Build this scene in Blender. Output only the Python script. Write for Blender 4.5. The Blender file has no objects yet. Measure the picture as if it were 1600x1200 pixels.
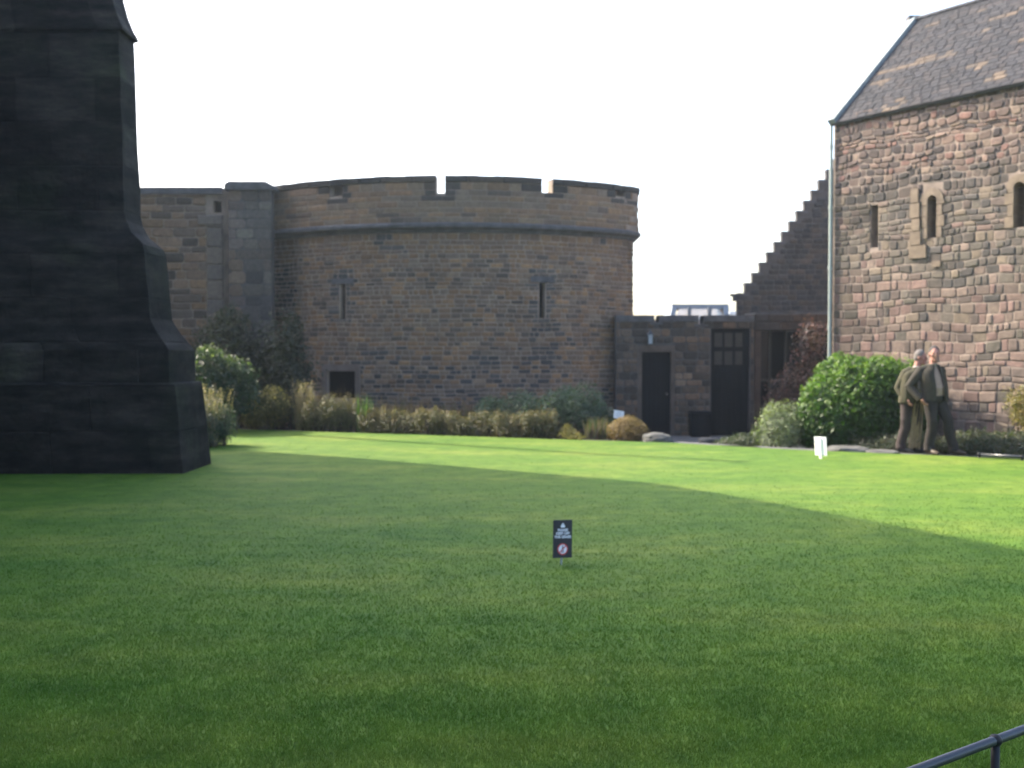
import bpy, bmesh, math, random
import numpy as np
from mathutils import Vector, Matrix, noise as mnoise
PI = math.pi
HZD = .0009
C = bpy.context.scene.collection
SC = bpy.context.scene
# ------------------------------------------------------------------ camera
W0, H0, F = 1600.0, 1200.0, 1600.0
CAMZ = 1.6
PITCH = math.atan(45.0/1600.0)
cam_d = bpy.data.cameras.new('camera'); cam = bpy.data.objects.new('camera', cam_d); C.objects.link(cam)
cam.location = (0, 0, CAMZ); cam.rotation_euler = (PI/2 - PITCH, 0, 0)
cam_d.sensor_width = 36; cam_d.lens = 36*F/W0; cam_d.clip_end = 3000; cam_d.clip_start = 0.05
cam_d.dof.use_dof = True; cam_d.dof.focus_distance = 2.6; cam_d.dof.aperture_fstop = 4.8
SC.camera = cam
cp, sp = math.cos(PITCH), math.sin(PITCH)
def ray(px, py):
    a, b = (px-W0/2)/F, (H0/2-py)/F
    return Vector((a, cp + b*sp, -sp + b*cp))
def P(px, py, Y):
    r = ray(px, py); return Vector((r.x/r.y*Y, Y, CAMZ + r.z/r.y*Y))
def G(px, py, z=0.0):
    r = ray(px, py); t = (z-CAMZ)/r.z; return Vector((r.x*t, r.y*t, z))
def proj(p):
    x, y, z = p[0], p[1], p[2]-CAMZ
    f = y*cp - z*sp; u = y*sp + z*cp
    return W0/2 + F*x/f, H0/2 - F*u/f

# ------------------------------------------------------------------ sun, sky
EL = math.radians(38); DH = Vector((.83, -.56, 0)).normalized()
sl = bpy.data.lights.new('sun', 'SUN'); sun = bpy.data.objects.new('sun', sl); C.objects.link(sun)
sl.energy = 2.75; sl.angle = math.radians(.55); sl.color = (1, .9, .72)
dvec = Vector((DH.x*math.cos(EL), DH.y*math.cos(EL), -math.sin(EL)))
sun.rotation_euler = dvec.to_track_quat('-Z', 'Y').to_euler(); sun.location = (-20, 20, 20)
wd = bpy.data.worlds.new('World'); SC.world = wd; wd.use_nodes = True
nt = wd.node_tree; sky = nt.nodes.new('ShaderNodeTexSky'); sky.sky_type = 'NISHITA'; sky.sun_disc = False
sky.sun_elevation = EL; sky.sun_rotation = math.atan2(-DH.x, -DH.y)
sky.air_density = 1.0; sky.dust_density = 4.0; sky.ozone_density = 1.0
bg = nt.nodes['Background']; nt.links.new(sky.outputs[0], bg.inputs[0]); bg.inputs[1].default_value = 0.15
SC.view_settings.view_transform = 'Standard'; SC.view_settings.look = 'None'
SC.view_settings.exposure = 2.3; SC.view_settings.gamma = 1

# ------------------------------------------------------------------ objects
WL = {}
def setp(o, **k):
    for a, b in k.items():
        if b is not None: o[a] = b
def thing(name, label, cat, loc, group=None):
    o = bpy.data.objects.new(name, None); C.objects.link(o); o.location = loc
    o.empty_display_size = .2
    setp(o, label=label, category=cat, group=group); WL[o.name] = Vector(loc); return o
def tag(o, label, cat, group=None): setp(o, label=label, category=cat, group=group); return o
def mesh_obj(name, me, mat, parent=None, base=None, smooth=False, label=None):
    o = bpy.data.objects.new(name, me); C.objects.link(o)
    if mat is not None: me.materials.clear(); me.materials.append(mat)
    w = Vector((0, 0, 0))
    if parent is not None:
        w = WL[parent.name]; o.parent = parent; WL[o.name] = w
    elif base is not None:
        w = Vector(base); o.location = w; WL[o.name] = w
    else: WL[o.name] = w
    if w.length > 0: me.transform(Matrix.Translation(-w))
    if smooth: me.polygons.foreach_set('use_smooth', [True]*len(me.polygons))
    if label: o['label'] = label
    me.update(); return o
class MB:
    def __init__(s): s.v, s.f, s.c, s.uv = [], [], [], []
    def add(s, vs, fs, col=None):
        n = len(s.v); s.v += [tuple(p) for p in vs]
        for f in fs:
            s.f.append([i+n for i in f]); s.c.append(col or (.5, .5, .5))
    def box(s, lo, hi, col=None, M=None, taper=0):
        x0, y0, z0 = lo; x1, y1, z1 = hi
        vs = [(x0,y0,z0),(x1,y0,z0),(x1,y1,z0),(x0,y1,z0),(x0+taper,y0+taper,z1),(x1-taper,y0+taper,z1),(x1-taper,y1-taper,z1),(x0+taper,y1-taper,z1)]
        if M is not None: vs = [M @ Vector(p) for p in vs]
        s.add(vs, [(0,3,2,1),(4,5,6,7),(0,1,5,4),(1,2,6,5),(2,3,7,6),(3,0,4,7)], col)
    def tube(s, pts, rad, n=8, col=None, side=None):
        pts = [Vector(p) for p in pts]; m = len(pts)
        if not isinstance(rad, (list, tuple)): rad = [rad]*m
        rings = []; prev = None
        for i, p in enumerate(pts):
            t = (pts[min(i+1, m-1)] - pts[max(i-1, 0)]).normalized()
            if side is not None: a = Vector(side)
            elif prev is not None: a = prev
            else: a = Vector((1, 0, 0)) if abs(t.x) < .8 else Vector((0, 1, 0))
            a = (a - t*a.dot(t)).normalized(); b = t.cross(a); prev = a
            r = rad[i]; ra, rb = (r if isinstance(r, tuple) else (r, r))
            rings.append([p + a*(ra*math.cos(2*PI*k/n)) + b*(rb*math.sin(2*PI*k/n)) for k in range(n)])
        vs = [q for r in rings for q in r]; fs = []
        for i in range(m-1):
            for k in range(n):
                fs.append((i*n+k, i*n+(k+1) % n, (i+1)*n+(k+1) % n, (i+1)*n+k))
        fs.append(tuple(reversed(range(n)))); fs.append(tuple((m-1)*n+k for k in range(n)))
        s.add(vs, fs, col)
    def ell(s, c, r, n=16, m=10, M=None, col=None):
        vs = []; fs = []
        for j in range(m+1):
            ph = PI*j/m
            for i in range(n):
                th = 2*PI*i/n
                q = Vector((r[0]*math.sin(ph)*math.cos(th), r[1]*math.sin(ph)*math.sin(th), r[2]*math.cos(ph)))
                if M is not None: q = M @ q
                vs.append(q+Vector(c))
        for j in range(m):
            for i in range(n):
                fs.append((j*n+i, (j+1)*n+i, (j+1)*n+(i+1) % n, j*n+(i+1) % n))
        s.add(vs, fs, col)
    def build(s, name, mat, parent=None, base=None, smooth=False, label=None, color=False):
        me = bpy.data.meshes.new(name); me.from_pydata(s.v, [], s.f)
        if color:
            at = me.color_attributes.new('tint', 'FLOAT_COLOR', 'CORNER')
            arr = []
            for f, c in zip(s.f, s.c): arr += [c[0], c[1], c[2], 1.0]*len(f)
            at.data.foreach_set('color', arr)
        return mesh_obj(name, me, mat, parent, base, smooth, label)

# ------------------------------------------------------------------ materials
def mat(name): 
    m = bpy.data.materials.new(name); m.use_nodes = True
    return m, m.node_tree, m.node_tree.nodes['Principled BSDF']
def nd(t, k, **kw):
    n = t.nodes.new(k)
    for a, b in kw.items():
        if a in n.inputs: n.inputs[a].default_value = b
        else: setattr(n, a, b)
    return n
def ramp(t, src, stops):
    r = t.nodes.new('ShaderNodeValToRGB'); e = r.color_ramp.elements
    while len(e) < len(stops): e.new(.5)
    for q, (p, c) in zip(e, stops): q.position = p; q.color = (c[0], c[1], c[2], 1) if len(c) == 3 else c
    t.links.new(src, r.inputs[0]); return r
def mul(t, a, b, fac=1.0, mode='MULTIPLY'):
    m = t.nodes.new('ShaderNodeMix'); m.data_type = 'RGBA'; m.blend_type = mode; m.inputs[0].default_value = fac
    t.links.new(a, m.inputs[6]); t.links.new(b, m.inputs[7]); return m.outputs[2]
def bump(t, b, src, strength=.5, dist=.01, prev=None):
    n = t.nodes.new('ShaderNodeBump'); n.inputs['Strength'].default_value = strength; n.inputs['Distance'].default_value = dist
    t.links.new(src, n.inputs['Height'])
    if prev: t.links.new(prev, n.inputs['Normal'])
    t.links.new(n.outputs[0], b.inputs['Normal']); return n.outputs[0]
def pos(t): return t.nodes.new('ShaderNodeNewGeometry').outputs['Position']
def nz(t, scale, detail=4, rough=.6, vec=None):
    n = nd(t, 'ShaderNodeTexNoise', Scale=scale, Detail=detail, Roughness=rough)
    t.links.new(vec if vec else pos(t), n.inputs['Vector']); return n.outputs['Fac']
def plain(name, col, rough=.7, var=.25, scale=8, metal=0, bmp=0, spec=.3):
    m, t, b = mat(name); b.inputs['Specular IOR Level'].default_value = spec
    f = nz(t, scale); lo = [c*(1-var) for c in col]; hi = [c*(1+var) for c in col]
    r = ramp(t, f, [(.3, lo), (.7, hi)]); t.links.new(r.outputs[0], b.inputs['Base Color'])
    b.inputs['Roughness'].default_value = rough; b.inputs['Metallic'].default_value = metal
    if bmp: bump(t, b, nz(t, scale*6), bmp, .01)
    return m
def stone_mat(name, grime=.6, gs=.5):
    m, t, b = mat(name)
    a = t.nodes.new('ShaderNodeAttribute'); a.attribute_name = 'tint'
    n1 = ramp(t, nz(t, 11, 6, .75), [(.3, (.6, .6, .6)), (.7, (1.25, 1.21, 1.16))])
    c = mul(t, a.outputs['Color'], n1.outputs[0])
    n2 = ramp(t, nz(t, gs, 6, .7), [(.4, (.5, .5, .52)), (.62, (1, 1, 1))])
    c = mul(t, c, n2.outputs[0], grime)
    t.links.new(c, b.inputs['Base Color']); b.inputs['Roughness'].default_value = .92
    b.inputs['Specular IOR Level'].default_value = .25
    p = bump(t, b, nz(t, 30, 6), .6, .010); bump(t, b, nz(t, 9, 4), .4, .015, p)
    return m
M_stone = stone_mat('weathered_stone', .35); M_chapel = stone_mat('rubble_stone', .6, .8)
M_slate = stone_mat('roof_slate', .3, .6)
M_mortar = plain('mortar', (.215, .17, .14), .95, .3, 3, bmp=.5)
M_mortar_c = plain('chapel_mortar', (.21, .168, .142), .95, .35, 4, bmp=.6)
M_mortar_d = plain('dark_mortar', (.07, .066, .066), .95, .3, 3, bmp=.5)
M_trim = plain('dark_trim_stone', (.075, .075, .082), .9, .35, 5, bmp=.5)
M_dressed = plain('dressed_stone', (.125, .1, .088), .9, .2, 5, bmp=.4)
M_pale = plain('pale_dressed_stone', (.17, .132, .098), .9, .25, 6, bmp=.5)
M_black = plain('black_paint', (.0045, .0065, .0095), .7, .25, 6, spec=.08)
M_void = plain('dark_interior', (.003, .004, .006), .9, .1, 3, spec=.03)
M_glassd = plain('dark_pane', (.012, .014, .017), .25, .2, 3, spec=.2)
M_pipe = plain('pale_pipe_paint', (.3, .34, .32), .5, .1, 5)
M_lead = plain('lead_flashing', (.2, .23, .24), .6, .2, 5)
M_rail = plain('rail_paint', (.022, .027, .036), .28, .25, 30, spec=.5, bmp=.15)
M_soil = plain('soil', (.05, .042, .032), .95, .4, 6, bmp=.8)
M_path = plain('path_paving', (.1, .1, .1), .9, .25, 4, bmp=.6)
M_rock = plain('rock', (.075, .075, .073), .95, .4, 5, bmp=.9)
M_bark = plain('bark', (.06, .045, .035), .95, .4, 14, bmp=.8)
M_white = plain('white_board', (.8, .82, .82), .5, .03, 6)
M_frame = plain('glazing_frame', (.17, .2, .24), .5, .1, 4)
def glazing():
    m, t, b = mat('pale_glazing'); b.inputs['Base Color'].default_value = (.55, .62, .64, 1)
    b.inputs['Roughness'].default_value = .15; b.inputs['Transmission Weight'].default_value = .6
    return m
M_glz = glazing()
def ashlar():
    m, t, b = mat('soot_ashlar')
    uv = t.nodes.new('ShaderNodeTexCoord').outputs['UV']
    dn = nd(t, 'ShaderNodeTexNoise', Scale=3.0, Detail=3); t.links.new(uv, dn.inputs['Vector'])
    mx = nd(t, 'ShaderNodeMix', data_type='VECTOR'); mx.inputs[0].default_value = .03
    t.links.new(uv, mx.inputs[4]); t.links.new(dn.outputs['Color'], mx.inputs[5])
    br = nd(t, 'ShaderNodeTexBrick', offset=.43, squash=1.0); br.inputs['Scale'].default_value = 1
    br.inputs['Color1'].default_value = (0, 0, 0, 1); br.inputs['Color2'].default_value = (1, 1, 1, 1); br.inputs['Mortar'].default_value = (.3, .3, .3, 1)
    br.inputs['Brick Width'].default_value = 1.15; br.inputs['Row Height'].default_value = .58; br.inputs['Mortar Size'].default_value = .01; br.inputs['Mortar Smooth'].default_value = .6
    t.links.new(mx.outputs[1], br.inputs['Vector'])
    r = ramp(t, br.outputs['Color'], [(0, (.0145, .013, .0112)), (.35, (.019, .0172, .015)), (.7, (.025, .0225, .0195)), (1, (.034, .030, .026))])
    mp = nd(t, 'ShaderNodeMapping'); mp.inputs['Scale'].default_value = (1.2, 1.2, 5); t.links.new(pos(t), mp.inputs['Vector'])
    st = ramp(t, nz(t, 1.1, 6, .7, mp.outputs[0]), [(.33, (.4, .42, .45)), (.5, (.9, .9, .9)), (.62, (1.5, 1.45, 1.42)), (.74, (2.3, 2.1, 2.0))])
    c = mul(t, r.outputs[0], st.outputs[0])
    g = ramp(t, nz(t, .8, 4), [(.5, (1, 1, 1)), (.75, (.8, 1.1, .75))]); c = mul(t, c, g.outputs[0])
    t.links.new(c, b.inputs['Base Color']); b.inputs['Roughness'].default_value = .95; b.inputs['Specular IOR Level'].default_value = .12
    inv = nd(t, 'ShaderNodeMath', operation='SUBTRACT'); inv.inputs[0].default_value = 1; t.links.new(br.outputs['Fac'], inv.inputs[1])
    p = bump(t, b, inv.outputs[0], .8, .02); p = bump(t, b, nz(t, 5, 6), .6, .05, p); bump(t, b, nz(t, 30, 5), .4, .01, p)
    return m
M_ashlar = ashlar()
def grass_mat():
    m, t, b = mat('lawn_grass')
    mp = nd(t, 'ShaderNodeMapping'); mp.inputs['Scale'].default_value = (.42, 1.05, 1); t.links.new(pos(t), mp.inputs['Vector'])
    a = ramp(t, nz(t, .9, 5, .6, mp.outputs[0]), [(.28, (.062, .146, .017)), (.5, (.099, .18, .024)), (.72, (.16, .22, .038))])
    n2 = ramp(t, nz(t, 3.2, 5, .7), [(.3, (.66, .74, .7)), (.7, (1.32, 1.2, 1.15))])
    n3 = ramp(t, nz(t, 60, 3, .7), [(.3, (.84, .88, .84)), (.7, (1.12, 1.1, 1.1))])
    c = mul(t, mul(t, a.outputs[0], n2.outputs[0]), n3.outputs[0])
    br = ramp(t, nz(t, 2.2, 6, .75), [(.63, (1, 1, 1)), (.78, (1.3, 1.1, 1.05))]); c = mul(t, c, br.outputs[0])
    df = t.nodes.new('ShaderNodeBsdfTranslucent'); t.links.new(c, df.inputs[0])
    t.links.new(c, b.inputs['Base Color']); b.inputs['Roughness'].default_value = .75; b.inputs['Specular IOR Level'].default_value = .2
    ms = t.nodes.new('ShaderNodeMixShader'); ms.inputs[0].default_value = .25
    t.links.new(b.outputs[0], ms.inputs[1]); t.links.new(df.outputs[0], ms.inputs[2]); t.links.new(ms.outputs[0], t.nodes['Material Output'].inputs[0])
    p = bump(t, b, nz(t, 45, 4, .8), .45, .02); bump(t, b, nz(t, 4, 3), .4, .06, p)
    return m
M_grass = grass_mat()
def leaf_mat(name, rough=.5, tr=.35):
    m, t, b = mat(name)
    a = t.nodes.new('ShaderNodeAttribute'); a.attribute_name = 'tint'
    t.links.new(a.outputs['Color'], b.inputs['Base Color']); b.inputs['Roughness'].default_value = rough
    b.inputs['Specular IOR Level'].default_value = .35
    df = t.nodes.new('ShaderNodeBsdfTranslucent')
    c = t.nodes.new('ShaderNodeRGB'); c.outputs[0].default_value = (1.3, 1.5, .6, 1)
    t.links.new(mul(t, a.outputs['Color'], c.outputs[0]), df.inputs[0])
    ms = t.nodes.new('ShaderNodeMixShader'); ms.inputs[0].default_value = tr
    t.links.new(b.outputs[0], ms.inputs[1]); t.links.new(df.outputs[0], ms.inputs[2]); t.links.new(ms.outputs[0], t.nodes['Material Output'].inputs[0])
    return m
M_leaf = leaf_mat('leaf'); M_gloss = leaf_mat('glossy_leaf', .5, .4)

# ------------------------------------------------------------------ wall tools
class Path:
    def __init__(s, pts):
        s.p = [Vector((q[0], q[1], 0)) for q in pts]; s.L = [0]
        for i in range(1, len(s.p)): s.L.append(s.L[-1] + (s.p[i]-s.p[i-1]).length)
        seg = [(s.p[i+1]-s.p[i]).normalized() for i in range(len(s.p)-1)]
        s.n = []
        for i in range(len(s.p)):
            t = (seg[max(i-1, 0)] + seg[min(i, len(seg)-1)]).normalized(); s.n.append(Vector((t.y, -t.x, 0)))
        s.len = s.L[-1]
    def at(s, u, v=0, d=0):
        i = 0
        while i < len(s.L)-2 and u > s.L[i+1]: i += 1
        k = (u-s.L[i])/(s.L[i+1]-s.L[i]); q = s.p[i].lerp(s.p[i+1], k); n = s.n[i].lerp(s.n[i+1], k).normalized()
        return Vector((q.x+n.x*d, q.y+n.y*d, v))
    def u(s, px, lo=None, hi=None):
        L = s.len*(hi or 1)
        best = min((abs(proj(s.at(L*i/4000, 1.6))[0]-px), L*i/4000) for i in range(4001)); return best[1]
    def v(s, u, py):
        q = s.at(u); r = ray(0, py); return CAMZ + r.z/r.y*q.y
    def pv(s, px, py): u = s.u(px); return u, s.v(u, py)
def lay(path, u0, u1, v0, v1, rowh, sw, color, rng, holes=(), gap=.012, prot=(.0, .03), cut=.25, wave=.0, inside=None, mb=None, fn=None):
    mb = mb or MB(); v = v0; at = fn or path.at
    def wv(u, vv): return wave*(mnoise.noise(Vector((u*.7, vv*1.3, 3.1))) + .5*mnoise.noise(Vector((u*2.1, vv*2.7, 7.7))))
    while v < v1-.03:
        h = rng.uniform(*rowh)
        if v+h > v1-.05: h = v1-v
        iv = [(u0, u1)]
        for (a, b, c, d) in holes:
            ov = min(v+h, d)-max(v, c)
            if ov > .35*h:
                n = []
                for (x, y) in iv:
                    if b <= x or a >= y: n.append((x, y)); continue
                    if a > x+.02: n.append((x, a))
                    if b < y-.02: n.append((b, y))
                iv = n
        for (x, y) in iv:
            u = x
            while u < y-.01:
                w = rng.uniform(*sw)
                if u == x: w *= rng.uniform(.4, 1)
                if u+w > y-sw[0]*.5: w = y-u
                if inside is None or inside(u+w/2, v+h/2):
                    g = gap*rng.uniform(.6, 1.4); j = lambda: rng.uniform(-1, 1)*gap*.5
                    a, b, c, d = u+g, u+w-g, v+g, v+h-g
                    if b-a > .02 and d-c > .02:
                        k = min(b-a, d-c)*cut; ks = [k*rng.uniform(.3, 1.3) for _ in range(8)]
                        o = [(a+ks[0], c), (b-ks[1], c), (b, c+ks[2]), (b, d-ks[3]), (b-ks[4], d), (a+ks[5], d), (a, d-ks[6]), (a, c+ks[7])]
                        o = [(p+j(), q+j()) for p, q in o]
                        cu, cv = (a+b)/2, (c+d)/2; e = rng.uniform(*prot); bev = min(.018, (d-c)*.2)
                        def ins(p, q, m): return (p+(cu-p)/max(abs(cu-p), .01)*min(m, abs(cu-p)), q+(cv-q)/max(abs(cv-q), .01)*min(m, abs(cv-q)))
                        vs = [at(p, q+wv(p, q), -.004) for p, q in o]
                        vs += [at(p, q+wv(p, q), e*.5) for p, q in o]
                        vs += [at(ins(p, q, bev)[0], ins(p, q, bev)[1]+wv(p, q), e+.003) for p, q in o]
                        fs = [(i, (i+1) % 8, 8+(i+1) % 8, 8+i) for i in range(8)] + [(8+i, 8+(i+1) % 8, 16+(i+1) % 8, 16+i) for i in range(8)] + [tuple(range(16, 24))]
                        mb.add(vs, fs, color(cu, cv, rng))
                u += w
        v += h
    return mb
def wall_mb(path, u0, u1, v0, v1, thick, holes=(), du=.4, mb=None, d0=0):
    """holes: (ua,ub,va,vb,depth) ; depth None = right through"""
    mb = mb or MB()
    us = {u0, u1}; vs = {v0, v1}
    for (a, b, c, d, _) in holes: us |= {a, b}; vs |= {max(c, v0), min(d, v1)}
    us = sorted(us); ext = []
    for i in range(len(us)-1):
        n = max(1, int(math.ceil((us[i+1]-us[i])/du))); ext += [us[i]+(us[i+1]-us[i])*k/n for k in range(n)]
    us = ext+[us[-1]]; vs = sorted(vs)
    def hole(u, v):
        for h in holes:
            if h[0] < u < h[1] and h[2] < v < h[3]: return h
    at = lambda u, v, d: path.at(u, v, d+d0)
    for i in range(len(us)-1):
        a, b = us[i], us[i+1]
        for j in range(len(vs)-1):
            c, d = vs[j], vs[j+1]; h = hole((a+b)/2, (c+d)/2)
            if h is None: mb.add([at(a,c,0), at(b,c,0), at(b,d,0), at(a,d,0)], [(0,1,2,3)])
            if h is None or h[4] is not None: mb.add([at(a,c,-thick), at(b,c,-thick), at(b,d,-thick), at(a,d,-thick)], [(3,2,1,0)])
        h = hole((a+b)/2, v1-1e-4)
        if h is None: mb.add([at(a,v1,0), at(b,v1,0), at(b,v1,-thick), at(a,v1,-thick)], [(0,1,2,3)])
    for e, o in ((u0, 1), (u1, 0)):
        q = [at(e,v0,0), at(e,v1,0), at(e,v1,-thick), at(e,v0,-thick)]; mb.add(q, [(0,1,2,3) if o else (3,2,1,0)])
    for (a, b, c, d, dep) in holes:
        D = -(thick if dep is None else dep)
        c, dd = max(c, v0), min(d, v1)
        mb.add([at(a,c,0), at(a,dd,0), at(a,dd,D), at(a,c,D)], [(3,2,1,0)]); mb.add([at(b,c,0), at(b,dd,0), at(b,dd,D), at(b,c,D)], [(0,1,2,3)])
        mb.add([at(a,c,0), at(b,c,0), at(b,c,D), at(a,c,D)], [(0,1,2,3)])
        if d <= v1: mb.add([at(a,dd,0), at(b,dd,0), at(b,dd,D), at(a,dd,D)], [(3,2,1,0)])
    return mb
def sweep(path, u0, u1, prof, du=.35):
    mb = MB(); n = max(1, int((u1-u0)/du)); m = len(prof)
    vs = [path.at(u0+(u1-u0)*i/n, v, d) for i in range(n+1) for d, v in prof]
    fs = [(i*m+k, (i+1)*m+k, (i+1)*m+(k+1) % m, i*m+(k+1) % m) for i in range(n) for k in range(m)]
    fs += [tuple(range(m)), tuple(n*m+k for k in reversed(range(m)))]
    mb.add(vs, fs); return mb
def panel(path, u0, u1, v0, v1, d0, d1, mb=None):   # a slab following the wall
    mb = mb or MB(); a = path.at
    vs = [a(u0,v0,d1), a(u1,v0,d1), a(u1,v1,d1), a(u0,v1,d1), a(u0,v0,d0), a(u1,v0,d0), a(u1,v1,d0), a(u0,v1,d0)]
    mb.add(vs, [(0,1,2,3),(7,6,5,4),(0,4,5,1),(1,5,6,2),(2,6,7,3),(3,7,4,0)]); return mb
def mixc(pal, rng, var=.15):
    c = rng.choice(pal); k = 1+rng.uniform(-var, var); return (c[0]*k, c[1]*k, c[2]*k)

# ------------------------------------------------------------------ ground
EDGE = [(-9, 22.6), (-5.95, 21.9), (-2.05, 20.5), (1.19, 19.1), (2.9, 18.5), (4.8, 17.1), (6.3, 16.35), (7.85, 15.6), (14, 13.2)]
def ydge(x):
    if x <= EDGE[0][0]: return EDGE[0][1]
    for (a, b), (c, d) in zip(EDGE, EDGE[1:]):
        if x <= c: return b+(d-b)*(x-a)/(c-a)
    return EDGE[-1][1]
def gz(x, y):
    t = min(1, max(0, (y-ydge(x)-.1)/4.5)); return -.35*t*t*(3-2*t)
def ground():
    xs = [-400, -150, -60, -30, -20]+[-16+i*.5 for i in range(73)]+[30, 60, 150, 400]; ys = [-300, -60, -20]+[-8+i*.5 for i in range(92)]+[50, 90, 200, 500, 1500]
    vs = [(x, y, gz(x, y)-.012) for y in ys for x in xs]; n = len(xs)
    fs = [(j*n+i, j*n+i+1, (j+1)*n+i+1, (j+1)*n+i) for j in range(len(ys)-1) for i in range(n-1)]
    m = MB(); m.add(vs, fs); o = m.build('ground', M_soil, smooth=True); o['kind'] = 'structure'
    m = MB(); xs = [-10+i*.25 for i in range(97)]; K = 60; grid = []
    for x in xs:
        ye = ydge(x)+.02*math.sin(x*7)
        for k in range(K+1):
            y = -3+(ye+3)*k/K; u = .022*mnoise.noise(Vector((x*.22, y*.5, 0)))*min(1, (ye-y)/1.5)
            grid.append((x, y, .006+max(-.012, u)+.012))
        grid.append((x, ye+.03, -.05))
    K2 = K+2
    fs = [(i*K2+k, (i+1)*K2+k, (i+1)*K2+k+1, i*K2+k+1) for i in range(len(xs)-1) for k in range(K2-1)]
    m = MB(); m.add(grid, fs); o = m.build('lawn', M_grass, smooth=True); o['kind'] = 'structure'
ground()
def lawnz(x, y):
    ye = ydge(x); return .006+max(-.012, .022*mnoise.noise(Vector((x*.22, y*.5, 0)))*min(1, max(0, ye-y)/1.5))+.012
def grass():
    R = np.random.default_rng(5); N = 420000
    inv = R.uniform(1/20.0, 1/3.3, N); y = 1/inv; keep = R.random(N) < np.clip(1.5-y/9, .12, 1)
    x = R.uniform(-.56, .56, N)*y
    ex = np.array([e[0] for e in EDGE]); ey = np.array([e[1] for e in EDGE]); ye = np.interp(x, ex, ey)
    ok = keep & (y < ye) & ~((x < -4.4) & (y > 13.5) & (y < 15)); x, y, ye = x[ok], y[ok], ye[ok]; N = len(x)
    z = np.full(N, .012)
    g = {}
    for i in range(N):
        k = (round(x[i]*3), round(y[i]*3))
        if k not in g: g[k] = lawnz(k[0]/3, k[1]/3)
        z[i] = g[k]
    h = R.uniform(.010, .024, N)*np.clip(1.25-y*.04, .55, 1); w = .0016+.00028*y; a = R.uniform(0, PI, N)
    lx, ly = R.normal(0, .5, N)*h, R.normal(0, .5, N)*h
    dx, dy = np.cos(a)*w, np.sin(a)*w
    V = np.empty((N, 3, 3)); V[:, 0] = np.stack([x-dx, y-dy, z-.004], 1); V[:, 1] = np.stack([x+dx, y+dy, z-.004], 1); V[:, 2] = np.stack([x+lx, y+ly, z+h], 1)
    me = bpy.data.meshes.new('grass'); me.vertices.add(N*3); me.vertices.foreach_set('co', V.ravel())
    me.loops.add(N*3); me.loops.foreach_set('vertex_index', np.arange(N*3)); me.polygons.add(N); me.polygons.foreach_set('loop_start', np.arange(N)*3)
    me.update(calc_edges=True); o = mesh_obj('grass', me, M_grass); tag(o, 'short mown green grass blades covering the lawn', 'grass'); o['kind'] = 'stuff'
grass()

# ------------------------------------------------------------------ palettes
T_PAL = [(0.199,0.124,0.077),(0.217,0.135,0.081),(0.182,0.12,0.081),(0.171,0.12,0.088),(0.239,0.151,0.088),(0.16,0.12,0.092),(0.114,0.09,0.074),(0.097,0.08,0.068),(0.137,0.102,0.079),(0.194,0.143,0.107),(0.171,0.133,0.106)]
D_PAL = [(0.04,0.039,0.038),(0.057,0.051,0.048),(0.048,0.043,0.04),(0.071,0.058,0.048)]

# ------------------------------------------------------------------ round tower
rng = random.Random(11)
cx, cy, RT = -1.5, 31.2, 7.05
pts = [(cx+RT*math.sin(a), cy-RT*math.cos(a)) for a in [(-.70+i*(1.38/40)) for i in range(41)]]
ae = .68; nx, ny = math.sin(ae), -math.cos(ae); rc = .35
ccx, ccy = pts[-1][0]-rc*nx, pts[-1][1]-rc*ny; a0 = math.atan2(ny, nx)
pts += [(ccx+rc*math.cos(a0*(1-k/6)), ccy+rc*math.sin(a0*(1-k/6))) for k in range(1, 7)]
pts += [(pts[-1][0], pts[-1][1]+k*1.0) for k in range(1, 7)]
TP = Path(pts)
GZT = -.5
tower = thing('round_tower', 'broad round stone tower with a crenellated parapet behind the shrub bed', 'tower', (-1.5, 26, -.35))
ztop = TP.v(TP.u(740), 278); zs0, zs1 = TP.v(TP.u(740), 364), TP.v(TP.u(740), 350)
slits = []
for (px, y0, y1, w) in ((847, 441, 497, .15), (536, 444, 499, .15)):
    u = TP.u(px); slits.append((u-w/2, u+w/2, TP.v(u, y1), TP.v(u, y0), .2))
ua, ub = TP.u(510), TP.u(555); um = (ua+ub)/2
op = (ua, ub, TP.v(um, 622), TP.v(um, 580), .12)
wall_mb(TP, 0, TP.len, GZT, zs0+.02, .6, slits+[op]).build('wall', M_mortar, tower)
def tcol(u, v, r):
    c = mixc(T_PAL, r, .2)
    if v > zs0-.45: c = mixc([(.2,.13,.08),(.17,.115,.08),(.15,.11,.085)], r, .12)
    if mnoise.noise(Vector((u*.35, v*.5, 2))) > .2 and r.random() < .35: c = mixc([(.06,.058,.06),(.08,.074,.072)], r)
    if u < .9: c = tuple(q*.6 for q in c)  # inner corner by the pier: its shade is put into the stone colour
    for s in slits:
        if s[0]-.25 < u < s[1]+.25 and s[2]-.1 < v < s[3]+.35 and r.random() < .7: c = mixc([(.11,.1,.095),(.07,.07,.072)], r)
    return c
hs = [(s[0]-.02, s[1]+.02, s[2], s[3]) for s in slits]+[(op[0]-.13, op[1]+.13, op[2]-.1, op[3]+.17)]
lay(TP, 0.02, TP.len-.02, -.4, zs0, (.085, .125), (.12, .32), tcol, rng, hs, gap=.010, prot=(.002, .013), cut=.18, wave=.03).build('stonework', M_stone, tower, color=True)
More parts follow.
